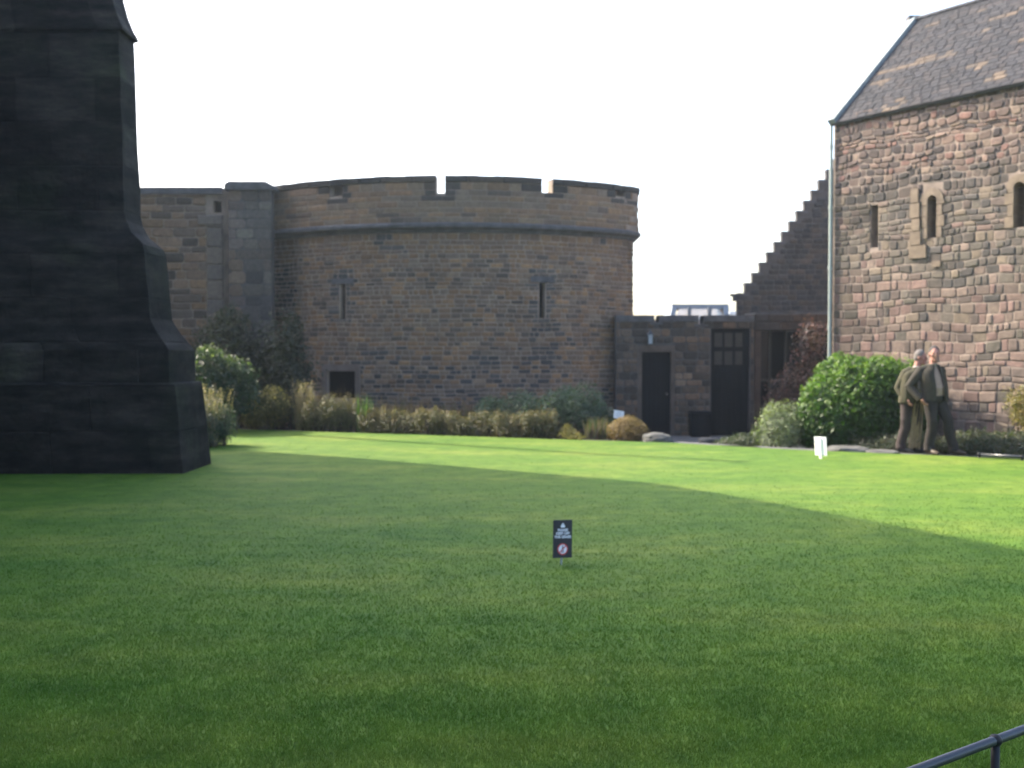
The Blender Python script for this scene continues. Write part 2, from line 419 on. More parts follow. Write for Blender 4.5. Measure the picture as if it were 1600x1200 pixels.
# parapet
slots = []
for (px, w) in ((689.5, .2), (852, .26)):
    u = TP.u(px); slots.append((u-w/2, u+w/2, TP.v(u, 303), 99, None))
blind = []
for (px, w) in ((531, .34), (963, .3)):
    u = TP.u(px, hi=.62); blind.append((u-w/2, u+w/2, TP.v(u, 308), TP.v(u, 290), .25))
class Off:                                   # same path pushed outwards
    def __init__(s, p, d): s.p, s.d = p, d
    def at(s, u, v=0, d=0): return s.p.at(u, v, d+s.d)
PP = Off(TP, .13)
wall_mb(PP, 0, TP.len, zs1, ztop, .33, slots+blind).build('parapet_core', M_mortar, tower)
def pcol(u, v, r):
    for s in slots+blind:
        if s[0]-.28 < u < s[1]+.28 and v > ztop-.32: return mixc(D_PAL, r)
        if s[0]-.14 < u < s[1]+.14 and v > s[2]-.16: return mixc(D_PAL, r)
    if r.random() < .12: return mixc(T_PAL, r)
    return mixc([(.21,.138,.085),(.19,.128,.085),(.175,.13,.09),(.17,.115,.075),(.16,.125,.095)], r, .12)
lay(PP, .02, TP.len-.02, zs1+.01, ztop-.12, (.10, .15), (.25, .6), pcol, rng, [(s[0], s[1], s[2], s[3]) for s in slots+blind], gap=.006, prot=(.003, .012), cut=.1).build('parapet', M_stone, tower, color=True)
segs = [0]+[q for s in slots for q in (s[0], s[1])]+[TP.len]
for a, b in zip(segs[::2], segs[1::2]):
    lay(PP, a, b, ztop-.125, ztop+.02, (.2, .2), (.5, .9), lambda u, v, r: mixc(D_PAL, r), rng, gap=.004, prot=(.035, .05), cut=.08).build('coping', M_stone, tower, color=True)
    cm = MB(); n = max(2, int((b-a)/.35))
    for i in range(n):
        u0_, u1_ = a+(b-a)*i/n, a+(b-a)*(i+1)/n
        panel(PP, u0_, u1_, ztop-.003, ztop+.028+.006*math.sin(i*2.3), -.36, .045, cm)
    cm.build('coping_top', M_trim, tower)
sweep(TP, 0, TP.len, [(-.02, zs0), (.05, zs0+.01), (.07, zs0+.06), (.09, zs0+.07), (.19, zs0+.12), (.2, zs1-.02), (.14, zs1+.02), (-.02, zs1+.02)]).build('string_course', M_trim, tower)
for s in slits:
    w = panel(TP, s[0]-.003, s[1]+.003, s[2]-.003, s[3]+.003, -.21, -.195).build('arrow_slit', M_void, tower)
    q = MB(); panel(TP, s[0]-.22, s[1]+.22, s[3]+.005, s[3]+.14, 0, .028, q); q.build('slit_lintel', M_trim, tower)
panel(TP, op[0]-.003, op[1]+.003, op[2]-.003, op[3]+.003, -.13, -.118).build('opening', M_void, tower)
sm = MB(); panel(TP, op[0]-.13, op[1]+.13, op[3]+.002, op[3]+.17, -.02, .03, sm); panel(TP, op[0]-.13, op[0]-.002, op[2]-.05, op[3], -.02, .03, sm); panel(TP, op[1]+.002, op[1]+.13, op[2]-.05, op[3], -.02, .03, sm)
sm.build('opening_surround', M_dressed, tower)

# ------------------------------------------------------------------ curtain wall left of tower
LWY = 25.35
LP = Path([(-16, LWY), (-5.95, LWY)])
lw = thing('curtain_wall', 'tall coursed rubble wall with a pale pilaster joining the left side of the tower', 'wall', (-9, LWY, -.3))
uP0, uP1 = LP.u(352), LP.len-.02
zl = LP.v(5, 296)
nz0 = LP.u(336), LP.u(348)
niche = (nz0[0], nz0[1], LP.v(9, 332), LP.v(9, 313), .2)
wall_mb(LP, 0, LP.len, GZT, zl, .6, [niche]).build('wall', M_mortar, lw)
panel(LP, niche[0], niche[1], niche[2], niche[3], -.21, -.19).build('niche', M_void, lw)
L_PAL = [(0.217,0.143,0.088),(0.194,0.133,0.088),(0.171,0.122,0.088),(0.205,0.143,0.101),(0.171,0.117,0.075),(0.137,0.107,0.086),(0.103,0.085,0.07),(0.08,0.068,0.06)]
pl0, pl1 = LP.u(325), LP.u(351)
def lcol(u, v, r):
    c = mixc(L_PAL, r, .15)
    if u > uP0: c = mixc([(.09,.085,.085),(.12,.11,.1),(.07,.07,.074)], r, .2)
    return c
lay(LP, 5, pl0-.01, -.4, zl-.12, (.14, .26), (.25, .7), lcol, rng, (), gap=.012, prot=(.004, .03), cut=.2, wave=.04).build('stonework', M_stone, lw, color=True)
pm = MB(); zz = GZT
zt = LP.v(9, 336); zsh = LP.v(9, 352)
q = lay(LP, pl0, pl1, -.4, zsh, (.3, .5), (2, 2), lambda u, v, r: mixc([(.15,.13,.115),(.135,.12,.11),(.16,.135,.115)], r, .1), rng, gap=.005, prot=(.05, .06), cut=.05)
lay(LP, LP.u(311), pl1, zsh, zt, (.4, .4), (2, 2), lambda u, v, r: (.15, .13, .118), rng, gap=.005, prot=(.05, .06), cut=.05, mb=q)
q.build('pilaster', M_stone, lw, color=True)
panel(LP, 0, uP0-.04, zl-.12, zl+.05, -.65, .06).build('coping', M_trim, lw)
# square pier where the wall meets the tower
XP0, XP1 = P(356, 300, LWY-.35).x, P(424, 300, LWY-.35).x
PPt = Path([(XP0, LWY), (XP0, LWY-.35), (XP1, LWY-.35), (XP1, LWY)])
m = MB(); zp = zl+.03
m.box((XP0+.01, LWY-.345, GZT), (XP1-.01, LWY-.002, zp)); m.build('pier_core', M_mortar_d, lw)
LP2 = Path([(XP0, LWY-.345), (XP1, LWY-.345)])
lay(LP2, 0, LP2.len, -.4, zp-.1, (.2, .34), (.3, .6), lambda u, v, r: mixc([(.1,.095,.09),(.13,.12,.105),(.07,.068,.07),(.11,.095,.085)] if u > .35 else [(.17,.13,.1),(.13,.11,.1)], r, .2), rng, gap=.008, prot=(.004, .015)).build('pier', M_stone, lw, color=True)
ch = MB(); x0, x1 = XP0-.07, XP1+.1; y0, y1 = LWY-.42, LWY+.5
ch.add([(x0,y0,zp-.1),(x1,y0,zp-.1),(x1,y1,zp-.1),(x0,y1,zp-.1),(x0,y0,zp+.03),(x1,y0,zp-.02),(x1,y1,zp-.02),(x0,y1,zp+.03),(x0+.1,y0,zp+.1),(x1-.22,y0,zp+.1),(x1-.22,y1,zp+.1),(x0+.1,y1,zp+.1)],
  [(0,3,2,1),(0,1,5,9,8,4),(3,7,11,10,6,2),(8,9,10,11),(0,4,7,3),(4,8,11,7),(1,2,6,5),(5,6,10,9)]); ch.build('pier_cap', M_trim, lw)

# ------------------------------------------------------------------ low wall with door and gate
LY = 24.9
WPth = Path([(P(962, 550, LY).x, LY), (P(1178, 550, LY).x, LY)])
low = thing('low_wall', 'low crenellated stone wall holding the black door and gate right of the tower', 'wall', (3.5, LY, -.35))
zg = gz(3.5, LY)
ulp = lambda px: (P(px, 550, LY).x-WPth.p[0].x)
lz = lambda py: P(1000, py, LY).z
door = (ulp(1003), ulp(1048), GZT, lz(550), .08); gate = (ulp(1111), ulp(1172), GZT, lz(513), .2)
sl2 = [(ulp(1022), ulp(1029), lz(504), 99, None), (ulp(1091), ulp(1099), lz(507), 99, None)]
ztl = lz(494)
wall_mb(WPth, 0, WPth.len, GZT, ztl, .45, [door, gate]+sl2).build('wall', M_mortar_d, low)
W_PAL = [(0.108,0.082,0.062),(0.137,0.097,0.07),(0.08,0.066,0.056),(0.051,0.047,0.044),(0.114,0.092,0.075),(0.063,0.054,0.048)]
hh = [(door[0]-.1, door[1]+.1, -.6, door[3]+.2), (gate[0]-.02, gate[1]+.02, -.6, gate[3]+.02)]+[(s[0], s[1], s[2]-.05, 99) for s in sl2]
def wc(u, v, r):
    if ulp(1058) < u < ulp(1078) and lz(603) < v < lz(582): return (.2, .15, .11)
    return mixc(W_PAL, r, .2)
lay(WPth, 0.01, WPth.len-.01, -.42, ztl-.13, (.11, .2), (.14, .4), wc, rng, hh, gap=.01, prot=(.004, .025), wave=.02).build('stonework', M_stone, low, color=True)
ed = [0, sl2[0][0], sl2[0][1], sl2[1][0], sl2[1][1], WPth.len]
for a, b in zip(ed[::2], ed[1::2]): panel(WPth, a, b, ztl-.13, ztl+.02, -.5, .04).build('coping', M_trim, low)
for s in sl2: panel(WPth, s[0]-.1, s[1]+.1, s[2]-.05, s[2]+.004, .0, .05).build('sill', M_trim, low)
q = MB(); panel(WPth, door[0]-.1, door[1]+.1, door[3]+.002, door[3]+.16, -.02, .03, q); panel(WPth, door[0]-.1, door[0]-.002, GZT, door[3], -.02, .03, q); panel(WPth, door[1]+.002, door[1]+.1, GZT, door[3], -.02, .03, q)
q.build('door_surround', plain('brown_jamb_stone', (.085, .068, .058), .9, .25, 5, bmp=.4), low)
# door leaf with planks
def planks(u0, u1, v0, v1, d, n, mb=None):
    mb = mb or MB(); w = (u1-u0)/n
    for i in range(n): panel(WPth, u0+i*w+.004, u0+(i+1)*w-.004, v0, v1, d-.03, d, mb)
    return mb
dl = panel(WPth, door[0]+.002, door[1]-.002, zg, door[3]-.002, -.079, -.06); planks(door[0]+.02, door[1]-.02, zg+.02, door[3]-.02, -.045, 6, dl)
dl = dl.build('door', M_black, low)
hb = MB(); hb.ell(WPth.at(door[1]-.09, zg+1.0, -.01), (.03, .03, .03)); hb.tube([WPth.at(door[1]-.09, zg+1.0, -.06), WPth.at(door[1]-.09, zg+1.0, -.01)], .01)
hb.build('handle', M_rail, dl)
# tall gate with six lights
g0, g1 = gate[0]+.002, gate[1]-.002; gt = gate[3]-.002; zm = lz(574)
gm = panel(WPth, g0, g1, zg, zm, -.19, -.15); planks(g0+.05, g1-.05, zg+.02, zm-.03, -.13, 7, gm)
vsb = [ulp(1111), ulp(1118), ulp(1130.5), ulp(1134), ulp(1146.5), ulp(1150.5), ulp(1162), ulp(1172)]
for a, b in zip(vsb[::2], vsb[1::2]): panel(WPth, a+.003, b-.003, zm, gt, -.18, -.12, gm)
for a, b in zip(vsb[1::2], vsb[2::2]):
    for (ya, yb) in ((574, 570), (549, 542), (520, 513)): panel(WPth, a-.003, b+.003, lz(ya)+.001, min(lz(yb), gt), -.175, -.125, gm)
gm = gm.build('gate', M_black, low)
for a, b in zip(vsb[1::2], vsb[2::2]):
    for (ya, yb) in ((570, 549), (542, 520)): panel(WPth, a-.003, b+.003, lz(ya), lz(yb), -.165, -.155).build('pane', plain('brown_pane', (.03, .026, .025), .4, .2, 6), gm)
# lantern above the door
lc = P(1016, 530, LY-.14)
lamp = thing('wall_lantern', 'small dark wall lantern fixed above the black door', 'lamp', lc)
q = MB(); q.box((lc.x-.075, lc.y-.075, lc.z+.11), (lc.x+.075, lc.y+.075, lc.z+.2), taper=.06); q.box((lc.x-.055, lc.y-.055, lc.z-.13), (lc.x+.055, lc.y+.055, lc.z-.11))
for sx in (-1, 1):
    for sy in (-1, 1): q.tube([(lc.x+sx*.05, lc.y+sy*.05, lc.z-.11), (lc.x+sx*.065, lc.y+sy*.065, lc.z+.11)], .007, 6)
q.tube([(lc.x, lc.y+.14, lc.z+.1), (lc.x, lc.y+.14, lc.z+.24), (lc.x, lc.y+.03, lc.z+.24), (lc.x, lc.y, lc.z+.19)], .012)
q.build('frame', M_rail, lamp)
q = MB(); q.box((lc.x-.045, lc.y-.045, lc.z-.11), (lc.x+.045, lc.y+.045, lc.z+.11)); q.build('lamp_glass', plain('frosted_glass', (.3, .34, .38), .3, .1, 5), lamp)

# ------------------------------------------------------------------ crow-stepped house
SY = 26.2
stp = thing('stepped_gable_house', 'dark stone house whose stepped gable climbs behind the drainpipe', 'house', (7, SY, -.35))
SPth = Path([(P(1152, 500, SY).x, SY), (P(1152, 500, SY).x+6, SY)])
sw_, sh_ = 11.4/1600*SY, 16.0/1600*SY
zst = P(1152, 458, SY).z
def sh(u): return zst+sh_*(math.floor(u/sw_)) if u < 17*sw_ else zst+sh_*17
q = MB()
for i in range(30):
    a, b = i*sw_, (i+1)*sw_; top = sh(a+.01)
    panel(SPth, a, b, GZT, top-.06, -.16-.002*(i % 2), -.002*(i % 2), q)
q.build('wall', M_mortar_d, stp)
lay(SPth, 0, 30*sw_, -.4, zst+18*sh_, (sh_/2, sh_/2), (.16, .28), lambda u, v, r: mixc([(.05,.05,.054),(.065,.06,.06),(.042,.044,.05),(.08,.068,.06)], r, .2), rng,
    gap=.006, prot=(.004, .014), inside=lambda u, v: v < sh(max(u-.15, 0))-.13).build('stonework', M_stone, stp, color=True)
for i in range(16):
    q = MB(); panel(SPth, i*sw_-.012, (i+1)*sw_-.018, sh(i*sw_+.01)-.075, sh(i*sw_+.01), -.17, .022, q); panel(SPth, (i+1)*sw_-.016, (i+1)*sw_+.1, sh(i*sw_+.01)-.07, sh(i*sw_+.01)-.004, -.16, .018, q); q.build('crow_step', M_trim, stp)
q = MB()
panel(SPth, -.16, -.035, zst-.08, zst-.02, -.165, .02, q); panel(SPth, -.09, -.01, zst-.2, zst-.082, -.165, .018, q)
q.build('skewput', M_trim, stp)
# curved porch head and recess
def arcpath(px0, px1, yA, bulge):
    xa, xb = P(px0, 500, yA).x, P(px1, 500, yA).x; return Path([(xa+(xb-xa)*k/10, yA-bulge*math.sin(PI*k/10)) for k in range(11)])
BP = arcpath(1180, 1316, 25.0, .35)
def dark_core(m_, c=(.05,.043,.04)): m_.c = [c]*len(m_.c); return m_
zb0, zb1 = P(1200, 516, 24.8).z, P(1200, 491, 24.8).z
lay(BP, 0, BP.len, zb0, zb1, (.2, .22), (.5, .8), lambda u, v, r: mixc([(.06,.046,.041),(.052,.043,.04)], r, .1), rng, gap=.003, prot=(.02, .025), cut=.05,
    mb=dark_core(sweep(BP, 0, BP.len, [(-.3, zb0+.01), (0, zb0+.01), (0, zb1), (-.3, zb1)]))).build('porch_lintel', M_stone, stp, color=True)
q = MB(); q.box((BP.p[0].x-.02, 24.95, GZT), (BP.p[0].x+.13, 26.1, zb0)); q.build('jamb', plain('red_jamb_stone', (.05, .036, .031), .9, .25, 4, bmp=.4), stp)
q = MB(); q.box((BP.p[0].x-.02, 24.93, zb1+.003), (BP.p[-1].x, 26.15, zb1+.06)); q.build('porch_roof', M_trim, stp)
q = MB(); q.box((BP.p[0].x+.14, 25.9, GZT), (BP.p[-1].x+.2, 26.0, zb0-.01)); q.build('porch_wall', M_void, stp)
q = MB(); xj = BP.p[0].x
for dx in (.16, .42, .8, 1.2): q.box((xj+dx, 25.3, GZT), (xj+dx+.06, 25.36, zb0-.003))
q.box((xj+.14, 25.31, .95), (xj+1.9, 25.35, 1.02)); q.build('door_frame', plain('grey_green_frame', (.014, .018, .019), .5, .2, 5), stp)
q = MB(); q.box((xj+.225, 25.325, 1.03), (xj+.415, 25.335, zb0-.01)); q.box((xj+.485, 25.325, -.3), (xj+.795, 25.335, .9)); q.build('door_pane', M_glassd, stp)

# ------------------------------------------------------------------ distant glazed roof lantern
YB = 36
rb = thing('glazed_roof_house', 'distant low building with a glazed roof lantern showing over the low wall', 'building', (P(1095, 500, YB).x, YB, 0))
xa, xb = P(1046, 497, YB).x, P(1141, 497, YB).x; z0, z1 = P(1100, 500, YB).z, P(1100, 475, YB).z
q = MB(); q.box((xa-2, YB-.4, -.4), (xb+3, YB+6, z0)); q.build('wall', M_mortar, rb)
fr = MB(); pw = .09
def slope(x0, x1, x2, x3, ya, yb, za, zb): return [(x0,ya,za),(x1,ya,za),(x1,yb,za),(x0,yb,za),(x2,ya+.15,zb),(x3,ya+.15,zb),(x3,yb-.15,zb),(x2,yb-.15,zb)]
BF = [(0,3,2,1),(4,5,6,7),(0,1,5,4),(1,2,6,5),(2,3,7,6),(3,0,4,7)]
ins = P(1052, 480, YB).x-xa
fr.add(slope(xa, xa+.2, xa+ins, xa+ins+.15, YB, YB+2, z0, z1), BF); fr.add(slope(xb-.2, xb, xb-ins-.1, xb-ins+.1, YB, YB+2, z0, z1), BF)
fr.box((xa+ins-.02, YB+.13, z1-.16), (xb-ins+.06, YB+1.9, z1-.003))
for k in (1, 2):
    xm = xa+(xb-xa)*k/3; fr.add(slope(xm-.06, xm+.06, xm-.06, xm+.06, YB-.01, YB+.1, z0, z1-.1), BF)
fr.build('lantern_frame', M_frame, rb)
gl = MB(); gl.add([(xa+.15, YB+.03, z0), (xb-.15, YB+.03, z0), (xb-.4, YB+.16, z1-.1), (xa+.4, YB+.16, z1-.1)], [(0,1,2,3)]); gl.build('glazing', M_glz, rb)
vx = P(1146, 480, YB).x
q = MB(); q.box((vx-.12, YB-.1, z0), (vx+.16, YB+.2, z0+.2)); q.box((vx-.16, YB-.14, z0+.203), (vx+.2, YB+.24, z0+.3)); q.build('roof_vent', M_white, rb)

# ------------------------------------------------------------------ chapel
CC = Vector((6.406, 20.5, 0)); CD = Vector((.585, -.811, 0)).normalized(); CN = Vector((CD.y, -CD.x, 0))
CP = Path([CC, CC+CD*8.5])
chap = thing('stone_chapel', 'sunlit reddish rubble stone chapel with a slate roof at the right', 'chapel', (6.4, 20.5, -.2))
zE = CP.v(0.01, 188)
def uc(px):
    r = (px-800)/1600; return (20.5*r-6.406)/(.585+.811*r)
wins = []
for (xa, xb, yt, yb_, arch) in ((1358, 1370, 320, 387, 0), (1447, 1462, 305, 372, 1), (1581, 1599, 284, 355, 1)):
    a, b = uc(xa), uc(xb); wins.append((a, b, CP.v((a+b)/2, yb_), CP.v((a+b)/2, yt), .38, arch))
xw = wins[-1]; dpos = xw[0]+(xw[0]-wins[1][0])*1.0
wins.append((dpos, dpos+xw[1]-xw[0], xw[2], xw[3], .38, 1))
wall_mb(CP, 0, CP.len, GZT, zE, .9, [w[:5] for w in wins]).build('wall', M_mortar_c, chap)
C_UP = [(0.188,0.134,0.115),(0.153,0.114,0.098),(0.213,0.152,0.126),(0.129,0.098,0.089),(0.098,0.079,0.074),(0.229,0.175,0.139),(0.209,0.126,0.107),(0.067,0.056,0.056),(0.172,0.128,0.109)]
C_LO = [(0.226,0.154,0.135),(0.204,0.147,0.126),(0.182,0.14,0.118),(0.219,0.173,0.145),(0.164,0.128,0.111),(0.197,0.136,0.12),(0.135,0.108,0.096),(0.243,0.187,0.158)]
C_GR = [(0.13,0.116,0.098),(0.157,0.136,0.115),(0.109,0.095,0.084),(0.192,0.156,0.121),(0.089,0.082,0.078)]
C_BD = [(0.08,0.072,0.068),(0.105,0.088,0.079),(0.129,0.104,0.091)]
zb_band = CP.v(1, 300); zmid = CP.v(1, 440)
def ccol(u, v, r):
    n = mnoise.noise(Vector((u*.6, v*.8, 5)))*.3
    if v > zb_band+.25+n*.3: c = mixc(C_UP, r, .15)
    elif v > zb_band-.15+n: c = mixc(C_BD, r, .2) if r.random() < .8 else mixc(C_UP, r, .15)
    elif v > zmid+n*2: c = mixc(C_GR, r, .15) if r.random() < .85 else mixc(C_LO, r, .15)
    else: c = mixc(C_LO, r, .15) if r.random() < .85 else mixc(C_GR, r, .15)
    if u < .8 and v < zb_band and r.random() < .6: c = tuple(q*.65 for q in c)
    return c
hw = [(w[0]-(.0 if i == 0 else .1), w[1]+(.0 if i == 0 else .1), w[2]-.02, w[3]+(.0 if i == 0 else .12)) for i, w in enumerate(wins)]
lay(CP, .03, CP.len, -.4, zmid, (.09, .22), (.09, .34), ccol, rng, hw, gap=.007, prot=(.0, .022), cut=.16, wave=.07).build('lower_stonework', M_chapel, chap, color=True)
lay(CP, .03, CP.len, zmid+.0, zb_band, (.08, .19), (.09, .3), ccol, rng, hw, gap=.007, prot=(.0, .022), cut=.2, wave=.07).build('middle_stonework', M_chapel, chap, color=True)
lay(CP, .03, CP.len, zb_band, zE-.02, (.06, .16), (.07, .26), ccol, rng, hw, gap=.008, prot=(.0, .028), cut=.32, wave=.12).build('upper_stonework', M_chapel, chap, color=True)
for i, w in enumerate(wins):
    a, b, c, d = w[:4]; m_ = (a+b)/2; r_ = (b-a)/2
    wo = panel(CP, a-.003, b+.003, c-.003, d+.003, -.39, -.375).build('window', M_glassd, chap)
    bars = MB(); bars.tube([CP.at(m_, c, -.36), CP.at(m_, d, -.36)], .008, 6)
    for k in range(1, 6): bars.tube([CP.at(a, c+(d-c)*k/6, -.36), CP.at(b, c+(d-c)*k/6, -.36)], .006, 6)
    bars.build('glazing_bars', M_rail, wo)
    if i == 0: continue
    s = MB(); bw = .1
    # jamb stones
    z = c; k = 0
    while z < d-r_-.01:
        h = min(.2, d-r_-z)
        for sd in (0, 1):
            ww = bw if (k+sd) % 2 else bw+.05
            if sd == 0: panel(CP, a-ww, a+.001, z+.005, z+h-.005, -.3, .03+.006*(k % 2), s)
            else: panel(CP, b-.001, b+ww, z+.005, z+h-.005, -.3, .032+.006*(k % 2), s)
        z += h; k += 1
    # arched head as voussoir block
    N = 10; zc = d-r_; outer = .13
    front = []
    for kk in range(N):
        t0, t1 = PI-PI*kk/N, PI-PI*(kk+1)/N
        def q_(rad, t, dd): return CP.at(m_+rad*math.cos(t), zc+rad*math.sin(t), dd)
        vs = [q_(r_, t0, .036), q_(r_, t1, .036), q_(r_+outer, t1, .036), q_(r_+outer, t0, .036), q_(r_, t0, -.3), q_(r_, t1, -.3), q_(r_+outer, t1, -.02), q_(r_+outer, t0, -.02)]
        s.add(vs, [(0,1,2,3),(0,4,5,1),(2,6,7,3)])
        # fill spandrel in the square hole behind the arch
        def sq(t, dd):
            x, y = math.cos(t), math.sin(t); f = 1/max(abs(x), abs(y)); return CP.at(m_+r_*1.05*x*f, zc+r_*1.05*y*f, dd)
        s.add([q_(r_, t0, -.02), q_(r_, t1, -.02), sq(t1, -.02), sq(t0, -.02)], [(0,1,2,3)])
    so = s.build('window_surround', M_pale if i >= 2 else plain('buff_stone', (.16, .125, .095), .9, .3, 6, bmp=.5), chap)
# pale patch stones left of the middle window
s = MB(); a, b = uc(1421), uc(1437)
for (y0_, y1_, xx0, xx1) in ((318, 296, 1422, 1434), (342, 319, 1421, 1436), (362, 343, 1424, 1437), (384, 363, 1421, 1438), (405, 385, 1420, 1447), (418, 408, 1456, 1470)):
    ua_, ub_ = uc(xx0), uc(xx1); panel(CP, ua_+.004, ub_-.004, CP.v(ua_, y0_)+.004, CP.v(ua_, y1_)-.004, -.02, .052+.004*(y0_ % 3), s)
s.build('repair_stones', M_pale, chap)
# gable end + roof
HS, RISE = 2.66, None
ridge = CC-CN*0+Vector((-CN.x, -CN.y, 0))*0
BK = -CN
rp = CC+BK*HS; zR = P(1420, 34, rp.y).z
s = MB(); A, B_, D_ = CC+Vector((0,0,GZT)), CC+Vector((0,0,zE)), rp+Vector((0,0,zR-.1)); E_, F_ = CC+BK*2*HS+Vector((0,0,zE)), CC+BK*2*HS+Vector((0,0,GZT))
s.add([A, B_, D_, E_, F_], [(0,1,2,3,4)]); s.build('gable_wall', M_mortar_c, chap)
slope_v = (BK*HS+Vector((0, 0, zR-zE))); SL = slope_v.length; sn = slope_v.normalized(); nn = CD.cross(sn); 
if nn.z < 0: nn = -nn
eave = CC+CN*.1+Vector((0, 0, zE-.1))
def roof_at(u, v, d): return eave+CD*u+sn*v+nn*(d+.02)
s = MB(); L2 = SL+.13
v8 = [roof_at(0, 0, -.06), roof_at(8.5, 0, -.06), roof_at(8.5, L2, -.06), roof_at(0, L2, -.06), roof_at(0, 0, 0), roof_at(8.5, 0, 0), roof_at(8.5, L2, 0), roof_at(0, L2, 0)]
s.add(v8, BF)
back = BK*(2*HS+.1)
b0, b1 = CC+back+Vector((0,0,zE)), CC+CD*8.5+back+Vector((0,0,zE))
s.add([roof_at(0, L2, 0), roof_at(8.5, L2, 0), b1, b0], [(0,1,2,3)])
rf = s.build('roof', plain('roof_underlay', (.05, .05, .055), .9, .2, 4), chap)
def rcol(u, v, r):
    n = mnoise.noise(Vector((u*1.1, v*2.6, 9)))
    if n > .36 and r.random() < .7: return mixc([(.11,.085,.066),(.085,.07,.06)], r, .15)
    return mixc([(.028,.029,.036),(.034,.034,.04),(.025,.026,.032),(.04,.037,.041)], r, .15)
lay(None, .12, 8.5, 0, L2, (.13, .14), (.13, .26), rcol, rng, gap=.002, prot=(.008, .017), cut=.04, fn=lambda u, v, d: roof_at(u, v, d)).build('slates', M_slate, rf, color=True)
s = MB()
for k in range(9): s.add([roof_at(-.04+dx, L2*k/9+.0+dv, dd) for dd in (-.02, .09) for dx, dv in ((0, 0), (.15, 0), (.15, L2/9-.006), (0, L2/9-.006))], BF)
s.build('verge_skew', M_lead, rf)
s = MB(); e = roof_at(-.03, L2+.02, .04); s.box((e.x-.08, e.y-.08, e.z-.04), (e.x+.28, e.y+.12, e.z+.07)); s.build('ridge_stone', M_trim, rf)
s = MB(); s.tube([roof_at(.1, L2, .03), roof_at(8.5, L2, .03)], .05, 8); s.build('ridge_tiles', M_slate if False else M_trim, rf)
pc = CC+CN*.06-CD*.02
s = MB(); s.tube([(pc.x, pc.y, -.2), (pc.x, pc.y, zE-.05)], .034, 10)
for z in (.9, 2.1, 3.3, 4.5, 5.7): s.tube([(pc.x, pc.y, z), (pc.x, pc.y, z+.07)], .043, 10)
s.build('drainpipe', M_pipe, chap, smooth=False)

# ------------------------------------------------------------------ memorial building with the big buttress at the left
mem = thing('dark_buttressed_building', 'towering soot blackened building with a stepped moulded buttress at the left', 'building', (-6.5, 14.3, 0))
TH = math.tan(EL); HB = 14*TH
s = MB(); poly = [(-9.8, 20.6), (-7.32, 15.94), (-8.3, 14.3), (-8.6, -9), (-24, -9), (-24, 20.6)]
n = len(poly); s.add([(x, y, -.2) for x, y in poly]+[(x, y, HB) for x, y in poly], [tuple(reversed(range(n))), tuple(range(n, 2*n))]+[(i, i+n, (i+1) % n+n, (i+1) % n) for i in range(n)])
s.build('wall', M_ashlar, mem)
def zk(py, k): Yf = 14.57 if py < 300 else 14-.4*k; return P(200, py, Yf).z
prof = [(-.3, 1.0), (zk(744, 1), 1.0), (zk(604, .9), .885), (zk(601, .9), .87), (zk(598, .8), .79), (zk(547, .8), .775), (zk(541, .8), .74), (zk(520, .6), .59), (zk(503, .5), .50), (zk(497, .5), .475),
        (zk(393, .45), .40), (zk(381, .4), .37), (zk(372, .3), .28), (zk(362, .15), .17), (zk(345, .1), .10), (zk(330, .1), .07), (zk(293, 0), .055), (zk(180, 0), .03), (zk(68, 0), 0), (zk(66, 0), .055), (zk(62, 0), .06),
        (zk(50, 0), .0), (zk(30, 0), -.07), (zk(5, 0), -.13), (zk(-40, 0), -.17), (10.5, -.2)]
def buttress():
    me = bpy.data.meshes.new('buttress'); V = []; Fc = []; UV = []
    def cor(k): return [(-9.5, 14-.4*k), (-5.33+.95*k, 14-.4*k), (-5.33+.95*k, 14.57+.33*k), (-9.5, 14.57+.33*k)]
    uu = [0, 4.6, 5.9, 10.5]
    # subdivide faces along u for worn edges
    segs = []
    for i in range(3):
        n = (10, 5, 4)[i]
        for k in range(n): segs.append((i, k/n))
    segs.append((2, 1.0))
    dense = []
    for (z0_, k0), (z1_, k1) in zip(prof, prof[1:]):
        m_ = max(1, int((z1_-z0_)/.25))
        for j in range(m_): dense.append((z0_+(z1_-z0_)*j/m_, k0+(k1-k0)*j/m_))
    dense.append(prof[-1])
    for (z, k) in dense:
        c = cor(k)
        for (i, t) in segs:
            a, b = Vector(c[i]), Vector(c[i+1]); q = a.lerp(b, t)
            w = .012*mnoise.noise(Vector((q.x*2, q.y*2, z*2.5)))
            V.append((q.x+w, q.y+w, z)); UV.append((uu[i]+(uu[i+1]-uu[i])*t, z))
    n = len(segs)
    for j in range(len(dense)-1):
        for i in range(n-1): Fc.append((j*n+i, j*n+i+1, (j+1)*n+i+1, (j+1)*n+i))
    Fc.append(tuple((len(dense)-1)*n+i for i in range(n)))
    me.from_pydata(V, [], Fc); l = me.uv_layers.new(name='UVMap')
    for p in me.polygons:
        for li, vi in zip(p.loop_indices, p.vertices): l.data[li].uv = UV[vi]
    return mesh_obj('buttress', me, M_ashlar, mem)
buttress()

# unseen mast, added to cast the thin shadow across the far lawn
b0 = G(700, 696)-DH*14.5
s = MB(); s.tube([(b0.x, b0.y, -.4), (b0.x, b0.y, 15.5)], [.13, .09], 12)
mast = thing('shadow_mast', 'tall unseen mast added behind the soot black building for its thin shadow', 'mast', (b0.x, b0.y, -.4)); s.build('pole', M_white, mast, smooth=True)
s = MB(); s.ell((b0.x, b0.y, 15.55), (.14, .14, .14)); s.build('finial', M_trim, mast, smooth=True)

